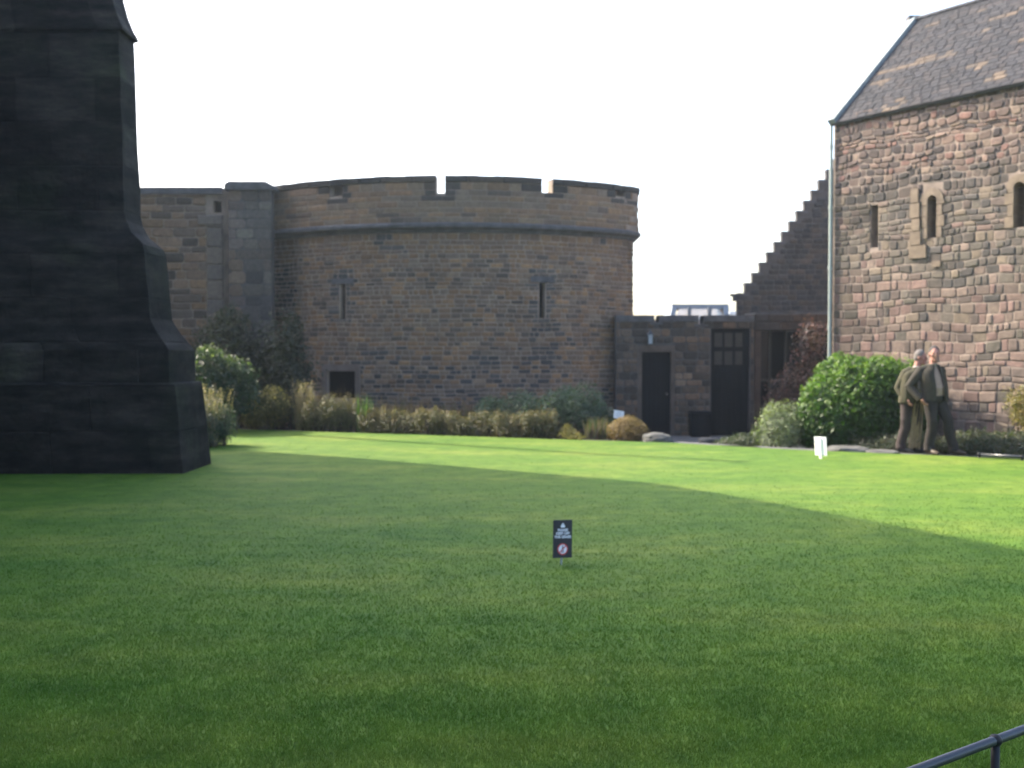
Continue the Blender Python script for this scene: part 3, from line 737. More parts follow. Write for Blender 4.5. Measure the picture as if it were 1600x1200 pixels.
# ------------------------------------------------------------------ plants
def leaves(blobs, n, size, pal, seed, shell=.5, asp=.45, up=.25, out=.6, rough=.25, tippal=None, tip=.0):
    """blobs: (x,y,z,rx,ry,rz) ; returns a mesh of single leaves through an uneven volume"""
    R = np.random.default_rng(seed); vol = np.array([(b[3]*b[4]*b[5])**(2/3) for b in blobs]); idx = R.choice(len(blobs), n, p=vol/vol.sum())
    B = np.array(blobs)[idx]; d = R.normal(size=(n, 3)); d /= np.linalg.norm(d, axis=1)[:, None]
    ph = R.uniform(0, 6.28, (6, 3)); lump = np.zeros(n)
    for k in range(6): f = 2.5+k*1.4; lump += np.sin(d[:, 0]*f+ph[k, 0]+B[:, 0]*3)*np.sin(d[:, 1]*f+ph[k, 1])*np.sin(d[:, 2]*f+ph[k, 2]+B[:, 1])/(1+k*.4)
    r = shell+(1-shell)*R.random(n)**.6; r = r*(1+rough*lump)+R.exponential(.035, n)
    ctr = B[:, :3]+d*r[:, None]*B[:, 3:6]; ok = ctr[:, 2] > blobs[0][2]-blobs[0][5]*1.2
    nrm = d*out+R.normal(size=(n, 3))*.6+np.array([0, 0, up]); nrm /= np.linalg.norm(nrm, axis=1)[:, None]
    t = np.cross(nrm, R.normal(size=(n, 3))); t[:, 2] += up; t -= nrm*(t*nrm).sum(1)[:, None]; t /= np.linalg.norm(t, axis=1)[:, None]; b = np.cross(nrm, t)
    s = size*R.uniform(.6, 1.3, n)[:, None]
    V = np.stack([ctr-t*s*.5, ctr+b*s*asp*.5+nrm*s*.06, ctr+t*s*.5, ctr-b*s*asp*.5+nrm*s*.06], 1)[ok]
    pal = np.array(pal); c = pal[R.choice(len(pal), n)]*R.uniform(.75, 1.25, n)[:, None]
    if tippal is not None:
        zz = (r > .93) & (d[:, 2] > tip) & (R.random(n) < .8); c[zz] = np.array(tippal)[R.choice(len(tippal), zz.sum())]
    c = c[ok]; N = len(V)
    me = bpy.data.meshes.new('foliage'); me.vertices.add(N*4); me.vertices.foreach_set('co', V.ravel()); me.loops.add(N*4)
    me.loops.foreach_set('vertex_index', np.arange(N*4)); me.polygons.add(N); me.polygons.foreach_set('loop_start', np.arange(N)*4); me.update(calc_edges=True)
    at = me.color_attributes.new('tint', 'FLOAT_COLOR', 'CORNER'); cc = np.ones((N, 4, 4)); cc[:, :, :3] = c[:, None, :]; at.data.foreach_set('color', cc.ravel())
    return me
def spikes(pts_, n, h, spread, pal, seed, w=.006, head=0, headpal=None):
    R = random.Random(seed); mb = MB()
    for i in range(n):
        b = R.choice(pts_); x = b[0]+R.uniform(-1, 1)*b[2]; y = b[1]+R.uniform(-1, 1)*b[3]; z = gz(x, y)
        hh = h*R.uniform(.6, 1.15); a = R.uniform(0, 2*PI); l = spread*R.random()*hh; c = mixc(pal, R, .2); p = Vector((x, y, z)); px_ = Vector((math.cos(a+1.5), math.sin(a+1.5), 0))*w
        q = [p, p+Vector((math.cos(a)*l*.3, math.sin(a)*l*.3, hh*.5)), p+Vector((math.cos(a)*l, math.sin(a)*l, hh))]
        mb.add([q[0]-px_, q[0]+px_, q[1]+px_, q[1]-px_, q[2]], [(0,1,2,3), (3,2,4)], c)
        if head and R.random() < head:
            c2 = mixc(headpal, R, .2)
            for k in range(5):
                e = q[2].lerp(q[1], k*.12); t = Vector((R.uniform(-1, 1), R.uniform(-1, 1), .6)).normalized()*.05
                mb.add([e-px_*2, e+px_*2, e+t], [(0,1,2)], c2)
    return mb
PLG = {}
def bush(name, label, cat, blobs, n, size, pal, seed, mat_=None, group=None, stems=6, flower=None, **kw):
    x = sum(b[0] for b in blobs)/len(blobs); y = sum(b[1] for b in blobs)/len(blobs); z = gz(x, y)
    t = thing(name, label, cat, (x, y, z), group); me = leaves(blobs, n, size, pal, seed, **kw)
    mesh_obj('foliage', me, mat_ or M_leaf, t)
    R = random.Random(seed); s = MB()
    for b in blobs:
        for k in range(max(2, stems//len(blobs))):
            e = Vector((b[0]+R.uniform(-.6, .6)*b[3], b[1]+R.uniform(-.6, .6)*b[4], b[2]+R.uniform(0, .6)*b[5])); st = Vector((x+(b[0]-x)*.7+R.uniform(-.1, .1), y+(b[1]-y)*.7+R.uniform(-.1, .1), z-.05))
            mid = st.lerp(e, .5)+Vector((R.uniform(-.05, .05), R.uniform(-.05, .05), .05)); s.tube([st, mid, e], [.022, .014, .005], 6)
    s.build('stems', M_bark, t)
    return t
def B(px0, px1, py0, py1, Y, ry=None):     # blob filling a picture box at depth Y
    a, b = P(px0, py1, Y), P(px1, py0, Y); rx, rz = (b.x-a.x)/2, (b.z-a.z)/2; return ((a.x+b.x)/2, Y, (a.z+b.z)/2, rx, ry or max(.2, rx*.8), rz)
DARK = [(.03,.04,.026),(.022,.032,.022),(.04,.045,.028),(.028,.035,.03)]
bush('dark_conifer', 'dark rounded evergreen with a peaked top against the left wall', 'tree', [B(312, 392, 482, 600, 24.0, .8), B(350, 420, 500, 640, 23.9, .8), B(335, 385, 476, 540, 24.1, .5), B(300, 350, 510, 640, 23.9, .6)], 9000, .09, DARK+[(.055,.06,.035)], 1, shell=.3, stems=12, rough=.35)
bush('dark_evergreen', 'dark broad evergreen in the corner beside the tower opening', 'tree', [B(405, 480, 500, 660, 23.6, .8), B(432, 490, 540, 670, 23.3, .7), B(395, 455, 520, 650, 23.7, .6), B(440, 475, 490, 560, 23.9, .4)], 9000, .09, DARK, 2, shell=.3, stems=12, rough=.35)
bush('sunlit_bush', 'dark glossy bush with sunlit pale green tips beside the buttress', 'bush', [B(285, 375, 550, 655, 21.2, .8), B(335, 408, 560, 655, 21.5, .7), B(290, 345, 543, 600, 21.2, .5)], 9000, .08, [(.03,.05,.03),(.025,.045,.03),(.04,.06,.035)], 3, shell=.4, tippal=[(.11,.15,.06),(.09,.13,.05),(.14,.17,.08)], tip=.6, stems=9)  # sunlit top is painted in with paler colours on the upper leaves
PK = [(.30,.23,.18),(.24,.2,.16)]
t = bush('flowering_clump', 'low grey green clump with pale flower spikes at the foot of the buttress', 'plant', [B(300, 352, 640, 700, 17.6, .45), B(325, 368, 630, 692, 17.9, .4)], 5200, .045, [(.045,.07,.05),(.06,.08,.05),(.035,.05,.04)], 4, shell=.3, up=.9)
spikes([(G(325, 697).x, 17.7, .3, .3), (G(348, 690).x, 18.0, .3, .3)], 260, .95, .3, [(.1,.1,.06),(.16,.13,.09)], 5, .005, .7, PK).build('flower_spikes', M_leaf, t, color=True)
YG = [(.1,.085,.028),(.075,.07,.025),(.12,.1,.033),(.06,.06,.025)]; YT = [(.34,.28,.1),(.28,.24,.09),(.38,.3,.14)]
bush('golden_bush', 'rounded golden bush, tallest of the yellowish ones in the bed', 'bush', [B(383, 452, 612, 672, 21.9, .5), B(405, 445, 602, 650, 22.0, .4), B(375, 415, 630, 672, 21.9, .35)], 8000, .045, YG, 6, shell=.4, tippal=YT, tip=.1, stems=10)
tw = thing('tan_grass_tuft', 'tuft of tall tan grass between the golden bush and the hedge', 'grass', G(464, 676))
spikes([(G(464, 676).x, 22.0, .18, .2)], 160, .95, .35, [(.2,.16,.1),(.26,.2,.14),(.14,.12,.07)], 7, .007, .8, [(.38,.29,.22),(.3,.24,.17)]).build('blades', M_leaf, tw, color=True)
HB_ = 'low clipped hedge plants along the lawn edge'
hed = [(466, 520, 622, 'first low olive shrub of the hedge, below the square tower opening', 21.6), (505, 562, 620, 'olive shrub with pale stems at the right side of the square tower opening', 21.5), (566, 612, 636, 'short golden topped hedge shrub beside green stems right of the tower opening', 21.1), (600, 662, 640, 'wide golden brown hedge shrub below the bare middle of the tower', 20.9),
       (650, 712, 642, 'golden brown hedge shrub just left of the grey green shrub', 20.7), (700, 780, 646, 'long low hedge shrub in front of the left end of the grey green shrub', 20.4), (775, 830, 644, 'bronze hedge shrub in front of the middle of the grey green shrub', 20.1), (815, 872, 644, 'bronze hedge shrub at the right end of the clipped row', 19.9)]
for i, (x0_, x1_, yt, lab, Yh) in enumerate(hed):
    R_ = random.Random(70+i); base = proj((P((x0_+x1_)/2, 600, Yh).x, Yh, 0))[1]; w4 = x1_-x0_; bl = [B(x0_-6, x1_+6, yt+10, base+6, Yh, .38)]
    for k in range(5):
        c_ = x0_+w4*(k+.5)/5+R_.uniform(-3, 3); hw_ = w4*R_.uniform(.13, .24); bl.append(B(c_-hw_, c_+hw_, yt+R_.uniform(-5, 7), base-R_.uniform(2, 14), Yh+R_.uniform(-.15, .2), R_.uniform(.2, .34)))
    pal_ = [(.085,.078,.032),(.06,.064,.028),(.1,.082,.034),(.07,.056,.03),(.06,.076,.028)] if i > 1 else [(.08,.085,.032),(.06,.066,.028),(.1,.092,.04)]
    hb_ = bush('hedge_shrub', lab, 'hedge', bl, 9500, .034, pal_, 20+i, group=HB_, shell=.35, tippal=[(.17,.125,.055),(.13,.105,.045),(.21,.155,.07)], tip=.5, stems=18, up=.9, rough=.3)
    cx_ = P((x0_+x1_)/2, 600, Yh).x; hx_ = w4*Yh/3200
    spikes([(cx_, Yh, hx_, .25)], 26, .2+(base-yt)*Yh/1600, .25, [(.12,.09,.055),(.16,.12,.075),(.07,.07,.04)], 90+i, .005).build('twigs', M_leaf, hb_, color=True)
t = thing('green_stem_plant', 'loose clump of upright green stems between two hedge shrubs', 'plant', (P(570, 600, 21.3).x, 21.3, gz(-3, 21.3)))
spikes([(P(570, 600, 21.3).x, 21.3, .15, .2)], 140, .75, .3, [(.06,.11,.04),(.09,.13,.05)], 31, .008).build('blades', M_leaf, t, color=True)
t = thing('russet_ground_plants', 'thin russet and green stems growing against the foot of the tower', 'plant', (P(690, 600, 22.8).x, 22.8, -.2))
spikes([(P(600+i*30, 600, 22.8).x, 22.8, .3, .3) for i in range(7)], 800, .75, .35, [(.09,.07,.045),(.07,.08,.045),(.12,.085,.06)], 32, .008, .3, [(.14,.09,.06)]).build('blades', M_leaf, t, color=True)
GG = [(.07,.11,.075),(.055,.09,.06),(.09,.13,.09),(.045,.07,.05)]
bush('grey_green_shrub', 'long grey green shrub in several lobes against the tower', 'shrub', [B(738, 800, 618, 676, 22.0, .5), B(785, 850, 612, 672, 21.9, .6), B(835, 900, 610, 672, 21.6, .6), B(870, 948, 603, 676, 21.3, .6), B(900, 950, 620, 680, 21.2, .5), B(860, 910, 602, 650, 21.7, .4)], 16000, .06, GG, 40, shell=.4, stems=18, rough=.3, up=.5)
bush('small_yellow_plant', 'small yellow leaved plant at the lawn edge left of the orange bush', 'plant', [B(872, 905, 668, 692, 19.6, .25), B(878, 895, 662, 680, 19.7, .15), B(893, 912, 676, 693, 19.5, .2)], 2200, .04, [(.25,.2,.06),(.18,.16,.05)], 41, shell=.3)
bush('orange_bush', 'round orange tan bush left of the black door', 'bush', [B(948, 1012, 652, 694, 19.6, .45), B(960, 1000, 649, 675, 19.7, .3)], 8000, .035, [(.13,.08,.034),(.1,.07,.03),(.16,.105,.04)], 42, shell=.4, tippal=[(.24,.16,.07),(.2,.14,.055)], tip=.0, rough=.1, up=.5)
t = thing('dry_stem_clump', 'clump of dry pinkish stems left of the round orange bush', 'plant', (P(935, 680, 20).x, 20, -.02))
spikes([(P(932, 680, 20).x, 20, .22, .2)], 200, .42, .4, [(.14,.1,.08),(.1,.08,.06),(.06,.08,.05)], 43, .008).build('blades', M_leaf, t, color=True)
bush('dark_low_plant', 'dark leafy plant behind the little white plaque', 'plant', [B(938, 975, 640, 680, 20.8, .3)], 1500, .06, [(.02,.04,.03),(.03,.05,.035)], 44)
SG = [(.12,.15,.085),(.09,.12,.07),(.15,.18,.1)]
t = bush('silvery_shrub', 'feathery silver green shrub left of the big laurel', 'shrub', [B(1180, 1250, 640, 704, 18.4, .5), B(1198, 1268, 626, 700, 18.6, .45), B(1192, 1230, 630, 670, 18.7, .3)], 7000, .05, SG, 45, shell=.4, up=.9, tippal=[(.2,.23,.13)], tip=.3)
bush('low_green_plants', 'low dull green plants between the gate path and the silvery shrub', 'plant', [B(1140, 1195, 678, 700, 18.9, .4), B(1120, 1160, 684, 699, 19.1, .3)], 4000, .04, [(.04,.06,.03),(.06,.07,.04)], 46)
RD = [(.07,.032,.035),(.05,.028,.032),(.09,.045,.045),(.06,.04,.04)]
bush('red_leaved_tree', 'small red leaved tree in front of the dark porch', 'tree', [B(1215, 1300, 545, 660, 22.4, .5), B(1195, 1260, 580, 665, 22.6, .4), B(1240, 1300, 500, 570, 22.3, .4), B(1190, 1225, 620, 660, 22.6, .3)], 5200, .07, RD, 47, shell=.15, tippal=[(.13,.05,.05),(.1,.045,.045)], tip=.3, stems=16, rough=.4)
LG = [(.034,.082,.012),(.042,.094,.014),(.028,.07,.012),(.05,.1,.018)]
bush('laurel_bush', 'big glossy bright green laurel beside the two men', 'bush', [B(1248, 1350, 585, 712, 18.4, .75), B(1310, 1415, 575, 706, 18.2, .7), B(1270, 1345, 558, 640, 18.8, .6), B(1295, 1325, 550, 600, 19.0, .35), B(1335, 1412, 556, 630, 18.2, .55), B(1246, 1290, 600, 700, 18.3, .4), B(1290, 1380, 566, 700, 18.2, .7), B(1300, 1370, 556, 640, 18.4, .5), B(1380, 1468, 566, 700, 18.45, .45), B(1360, 1430, 562, 700, 18.75, .5), B(1330, 1400, 566, 690, 19.0, .5)], 42000, .088, LG, 48, mat_=M_gloss, shell=.5, asp=.42, up=.55, tippal=[(.09,.17,.025),(.07,.13,.02),(.13,.2,.04)], tip=.3, stems=24, rough=.08)
GC = [(.045,.065,.035),(.06,.075,.04),(.04,.05,.035),(.08,.07,.05)]
m_ = leaves([B(1330+i*34, 1385+i*34, 682-(i % 3)*5, 712+i*1.2, 17.5-i*.2, .45) for i in range(9)]+[B(1480+i*38, 1545+i*38, 674, 700, 16.9-i*.3, .4) for i in range(4)], 26000, .05, GC, 49, shell=.2, up=.5)
o = mesh_obj('ground_cover', m_, M_leaf, base=(7.4, 16.9, 0)); tag(o, 'low dull green ground cover along the foot of the chapel wall', 'ground cover'); o['kind'] = 'stuff'
bush('yellow_wall_shrub', 'yellow orange shrub against the sunlit chapel wall', 'shrub', [B(1572, 1640, 600, 665, 16.6, .3), B(1585, 1650, 625, 675, 16.4, .35)], 5000, .05, [(.17,.12,.03),(.13,.11,.032),(.09,.095,.03)], 50, shell=.3, rough=.35, stems=10)
bush('yellow_low_shrub', 'low yellow green shrub behind the far end of the rail', 'shrub', [B(1580, 1650, 678, 708, 16.2, .35)], 4000, .045, [(.16,.16,.05),(.1,.12,.045)], 51)

# ------------------------------------------------------------------ paving, stones
def sheet(name, poly, z, mat_, kind='structure'):
    m = MB(); xs = [p[0] for p in poly]; 
    m.add([(x, y, gz(x, y)+z) for x, y in poly], [tuple(range(len(poly)))]); o = m.build(name, mat_); o['kind'] = kind; return o
ppts = []; N = 14
pg = MB(); cols = []
for j in range(N+1):
    y = 18.2+(24.7-18.2)*j/N; x0_ = 2.75+(3.2-2.75)*j/N; x1_ = 4.0+(6.2-4.0)*min(1, j/6)
    for i in range(6): x = x0_+(x1_-x0_)*i/5; pg.v.append((x, max(y, ydge(x)+.06), gz(x, max(y, ydge(x)+.06))+.004))
pg.f = [(j*6+i, j*6+i+1, (j+1)*6+i+1, (j+1)*6+i) for j in range(N) for i in range(5)]; pg.c = [(.5,.5,.5)]*len(pg.f)
o = pg.build('path', M_path); o['kind'] = 'structure'
pg = MB()
for i in range(30):
    x = 4.3+i*.33; 
    for k in range(4): y = ydge(x)+.07+k*.3; pg.v.append((x, y, gz(x, y)+.004))
pg.f = [(i*4+k, (i+1)*4+k, (i+1)*4+k+1, i*4+k+1) for i in range(29) for k in range(3)]; pg.c = [(.5,.5,.5)]*len(pg.f)
o = pg.build('pavement', M_path); o['kind'] = 'structure'
def rock(name, label, px0, px1, py0, py1, Y, ry, seed, mat_=M_rock, group=None, cat='rock'):
    a, b = P(px0, py1, Y), P(px1, py0, Y); c = (a+b)/2; bm = bmesh.new(); bmesh.ops.create_icosphere(bm, subdivisions=4, radius=1)
    for v in bm.verts:
        n = v.co.copy(); f = 1+.16*mnoise.noise(n*1.6+Vector((seed, 0, 0)))+.06*mnoise.noise(n*5+Vector((seed, 2, 0)))
        q = Vector([math.copysign(abs(k)**.6, k) for k in n])*f; v.co = Vector((c.x+q.x*(b.x-a.x)/2*.98, c.y+q.y*ry, c.z+q.z*(b.z-a.z)/2))
    me = bpy.data.meshes.new(name); bm.to_mesh(me); bm.free()
    return tag(mesh_obj(name, me, mat_, base=(c.x, c.y, gz(c.x, c.y)), smooth=True), label, cat, group)
rock('boulder', 'pale topped boulder at the lawn edge below the black door', 1004, 1049, 677, 699, 18.95, .3, 1)
rock('flat_stone', 'small flat pale stone on the path by the gate', 1092, 1120, 684, 693, 20.2, .2, 4)
KG = 'flat edging stones along the lawn by the laurel'
rock('edging_stone', 'long flat grey edging stone just right of the white sign', 1294, 1356, 697, 712, 17.1, .3, 5, group=KG, cat='stone')
rock('edging_stone', 'thin flat edging stone beside the feet of the man at the back', 1352, 1404, 703, 715, 16.75, .28, 6, group=KG, cat='stone')
rock('edging_stone', 'dull edging stone half hidden left of the white sign', 1228, 1284, 702, 711, 17.5, .25, 7, group=KG, cat='stone')

# ------------------------------------------------------------------ bin
bc = P(1093, 660, 24.45); zb = gz(bc.x, bc.y)
bn = thing('bin', 'square black litter bin between the black door and the gate', 'bin', (bc.x, bc.y, zb))
s = MB(); s.box((bc.x-.22, bc.y-.2, zb+.03), (bc.x+.22, bc.y+.2, zb+.56), taper=-.02); s.build('body', M_black, bn)
s = MB(); s.box((bc.x-.26, bc.y-.24, zb+.563), (bc.x+.26, bc.y+.24, zb+.62), taper=.05); s.build('lid', M_black, bn)
s = MB(); s.box((bc.x-.2, bc.y-.18, zb-.01), (bc.x+.2, bc.y+.18, zb+.028)); s.build('base', M_black, bn)

# ------------------------------------------------------------------ signs
def rotz(c, a, tilt=0, lean=0): return Matrix.Translation(c) @ Matrix.Rotation(a, 4, 'Z') @ Matrix.Rotation(tilt, 4, 'X') @ Matrix.Rotation(lean, 4, 'Y')
def text_mesh(body, size, M, bold=0.0, spacing=.95):
    cu = bpy.data.curves.new('words', 'FONT'); cu.body = body; cu.size = size; cu.align_x = 'CENTER'; cu.align_y = 'CENTER'; cu.space_line = spacing; cu.extrude = .0006; cu.offset = bold
    o = bpy.data.objects.new('words', cu); C.objects.link(o); bpy.context.view_layer.update()
    me = bpy.data.meshes.new_from_object(o.evaluated_get(bpy.context.evaluated_depsgraph_get())); bpy.data.objects.remove(o)
    me.transform(M @ Matrix.Rotation(PI/2, 4, 'X')); return me
M_sblk = plain('sign_black', (.018, .018, .024), .45, .1, 9); M_swht = plain('sign_white', (.6, .6, .66), .5, .05, 9); M_sred = plain('sign_red', (.4, .03, .03), .5, .05, 9)
g = G(878, 886); sc_ = g.y/1600
bs = thing('lawn_sign', 'small black lawn sign with white words and a red ringed symbol', 'sign', g)
bh, bw2 = 59*sc_, 30*sc_; Ms = rotz(Vector((g.x+.004, g.y, g.z+15*sc_+bh/2)), .38, -.06, .04); bw2 /= math.cos(.38)
s = MB(); s.box((-bw2/2, -.004, -bh/2), (bw2/2, .004, bh/2), M=Ms); s.build('board', M_sblk, bs)
s = MB(); s.tube([Ms @ Vector((.0, .012, bh*.3)), Ms @ Vector((0, .012, -bh*.5)), g+Vector((-.012, .0, -.05))], .007, 8); s.build('stake', plain('stake_metal', (.3, .33, .36), .4, .1, 9, .3), bs)
me = text_mesh('PLEASE\nKEEP OFF\nTHE GRASS', .027, Ms @ Matrix.Translation((0, -.0052, .04)), .0008); mesh_obj('lettering', me, M_swht, bs)
s = MB()   # small white emblem
zt_ = bh*.36
for (x0_, x1_, a_, b_) in ((-.016, .016, -.016, -.008), (-.011, .011, -.008, .004), (-.006, .006, .004, .016), (-.018, -.012, -.008, -.001), (.012, .018, -.008, -.001)):
    s.box((x0_, -.0062, zt_+a_), (x1_, -.0042, zt_+b_), M=Ms)
s.build('emblem', M_swht, bs)
def ring(mb, c, r0, r1, y0_, y1_, M, n=32):
    vs = []
    for k in range(n):
        a = 2*PI*k/n
        for r, y in ((r0, y0_), (r1, y0_), (r1, y1_), (r0, y1_)): vs.append(M @ Vector((c[0]+r*math.cos(a), y, c[1]+r*math.sin(a))))
    mb.add(vs, [(4*k+j, 4*((k+1) % n)+j, 4*((k+1) % n)+(j+1) % 4, 4*k+(j+1) % 4) for k in range(n) for j in range(4)])
cz = -bh*.27; rr = .043
s = MB(); ring(s, (0, cz), .0005, rr*.86, -.0058, -.0042, Ms); disc = s.build('symbol_disc', M_swht, bs)
s = MB(); ring(s, (0, cz), rr*.8, rr, -.0068, -.0042, Ms)
Mb = Ms @ Matrix.Translation((0, 0, cz)) @ Matrix.Rotation(-PI/4, 4, 'Y'); s.box((-rr*.82, -.0075, -.004), (rr*.82, -.0062, .004), M=Mb); s.build('red_ring', M_sred, bs)
s = MB(); ring(s, (0, cz+.021), .0003, .006, -.0063, -.0045, Ms); s.box((-.006, -.0064, cz-.006), (.006, -.0045, cz+.013), M=Ms)
s.box((-.009, -.0065, cz-.028), (-.003, -.0046, cz-.007), M=Ms); s.box((.003, -.0065, cz-.028), (.009, -.0046, cz-.007), M=Ms); s.build('pictogram', M_sblk, bs)
# white sign, seen from its pale side
g = G(1281, 719); sc_ = g.y/1600; bh, bw2 = 29*sc_, 21*sc_
ws = thing('white_sign', 'small white sign board on a stake at the sunny far lawn', 'sign', g)
Ms = rotz(Vector((g.x+.01, g.y, g.z+7.5*sc_+bh/2)), -.95, .05, -.03); bw2 *= .82/.79
s = MB(); s.box((-bw2/2, -.005, -bh/2), (bw2/2, .005, bh/2), M=Ms); s.build('board', plain('bright_white', (.85, .86, .88), .4, .02, 9), ws)
s = MB(); s.box((-.02, -.022, -bh/2-7.5*sc_-.02), (.02, -.006, bh/2-.01), M=Ms); s.build('stake', plain('bright_white_stake', (.85, .85, .82), .4, .02, 9), ws)
# little white plaque in the bed
g = P(968, 668, 20.4); c = P(967, 648, 20.35)
pq = thing('plant_plaque', 'little white plaque tilted on a stake above the orange bush', 'sign', (g.x, g.y, gz(g.x, g.y)))
Ms = rotz(c, .1, -.45, .18); s = MB(); s.box((-.1, -.005, -.085), (.1, .005, .085), M=Ms); s.build('board', plain('plaque_white', (.5, .54, .56), .5, .05, 9), pq)
s = MB(); s.tube([c+Vector((0, .01, 0)), (c.x+.01, c.y+.02, -.05)], .01, 8); s.build('stake', M_rail, pq)
s = MB()
for k in range(4): s.box((-.075, -.0062, .045-k*.03), (.07-.02*(k % 2), -.0048, .052-k*.03), M=Ms)
s.build('lettering', plain('plaque_ink', (.12, .13, .14), .6, .1, 9), pq)

# ------------------------------------------------------------------ low rails
M_post = plain('post_paint', (.008, .009, .012), .5, .2, 30, spec=.2)
def rail(name, label, pts_, h, rad, posts, rp):
    t = thing(name, label, 'railing', (pts_[0][0], pts_[0][1], gz(pts_[0][0], pts_[0][1]))); s = MB()
    pp = [(x, y, gz(x, y)+h) for x, y in pts_]; s.tube(pp, rad, 14); s.build('rail', M_rail, t, smooth=True)
    for (x, y) in posts:
        s = MB(); z = gz(x, y); s.tube([(x, y, z-.05), (x, y, z+h-rad*.5)], rp, 12); s.ell((x, y, z+h), (rad*1.45, rad*1.45, rad*1.35)); s.build('post', M_post, t, smooth=True)
    return t
a, b = G(1440, 1200, .3), G(1600, 1140, .3); d = b-a; pst = P(1557, 1157, 3.4); k = (G(1557, 1158, .3).x-a.x)/d.x; pq_ = a+d*k
rail('front_rail', 'dark glossy low rail with a round topped post crossing the bottom right corner', [(a.x-d.x*3, a.y-d.y*3), (b.x+d.x*2.5, b.y+d.y*2.5), (b.x+d.x*4, b.y+d.y*5.2)], .3, .0155, [(pq_.x, pq_.y), (pq_.x-d.x*3.2, pq_.y-d.y*3.2), (pq_.x+d.x*3, pq_.y+d.y*3)], .0145)
a, b = P(1530, 710, 15.75), P(1597, 716, 15.35)
rail('far_rail', 'short low rail with grey sheen beside the far path at the right', [(a.x, a.y), (b.x, b.y), (b.x+2, b.y-1)], a.z, .024, [(a.x, a.y), (b.x, b.y), (b.x+1.3, b.y-.65)], .02)

# ------------------------------------------------------------------ people
def cloth(name, col, var=.2, sc_=25): return plain(name, col, .9, var, sc_, bmp=.3)
def remesh(mb, name, mat_, parent, vox=.011, smooth=2, label=None):
    me = bpy.data.meshes.new('tmp'); me.from_pydata(mb.v, [], mb.f); o = bpy.data.objects.new('tmp', me); C.objects.link(o)
    r = o.modifiers.new('r', 'REMESH'); r.mode = 'VOXEL'; r.voxel_size = vox; r.use_smooth_shade = True
    if smooth: s_ = o.modifiers.new('s', 'SMOOTH'); s_.factor = .5; s_.iterations = smooth
    bpy.context.view_layer.update()
    m2 = bpy.data.meshes.new_from_object(o.evaluated_get(bpy.context.evaluated_depsgraph_get())); bpy.data.objects.remove(o); m2.name = name
    return mesh_obj(name, m2, mat_, parent, smooth=True, label=label)
M_skin = plain('skin', (.3, .15, .12), .55, .12, 14)
def head(mb, c, R, s=1.0):
    T = lambda p: c + R @ Vector(p)*s
    mb.ell(c+R @ Vector((0, .008, .028)), (.076*s, .094*s, .098*s), 20, 14, R)       # skull
    mb.ell(c+R @ Vector((0, -.03, -.055)), (.056*s, .06*s, .062*s), 16, 10, R)       # jaw
    mb.tube([T((0, -.088, .03)), T((0, -.112, -.02)), T((0, -.098, -.034))], [.008*s, .016*s, .013*s], 8)   # nose
    for sx in (-1, 1):
        mb.ell(T((sx*.079, .012, -.002)), (.012*s, .022*s, .032*s), 10, 8, R)        # ears
        mb.ell(T((sx*.042, -.066, -.02)), (.024*s, .022*s, .024*s), 10, 8, R)        # cheeks
    mb.tube([T((-.045, -.084, .03)), T((0, -.09, .034)), T((.045, -.084, .03))], .011*s, 8)  # brow
    mb.ell(T((0, -.086, -.058)), (.026*s, .012*s, .010*s), 10, 8, R)                 # lips
    mb.ell(T((0, -.078, -.1)), (.024*s, .018*s, .018*s), 10, 8, R)                   # chin
def hand(mb, w, dirv, side, s=1.0):
    d = Vector(dirv).normalized(); sd = Vector(side); sd = (sd-d*sd.dot(d)).normalized(); n = d.cross(sd)
    mb.tube([w-d*.02, w+d*.03, w+d*.085], [(.026, .018), (.038, .017), (.04, .014)], 12, side=sd)
    for i, L in enumerate((.065, .078, .072, .056)):
        b = w+d*.08+sd*(-.03+i*.02); mb.tube([b, b+d*L*.5+n*.008, b+d*L*.8+n*.025, b+d*L*.9+n*.04], [.0095, .009, .008, .006], 8)
    b = w+d*.03-sd*.034; mb.tube([b, b-sd*.025+d*.025, b-sd*.03+d*.055+n*.012], [.012, .011, .008], 8)
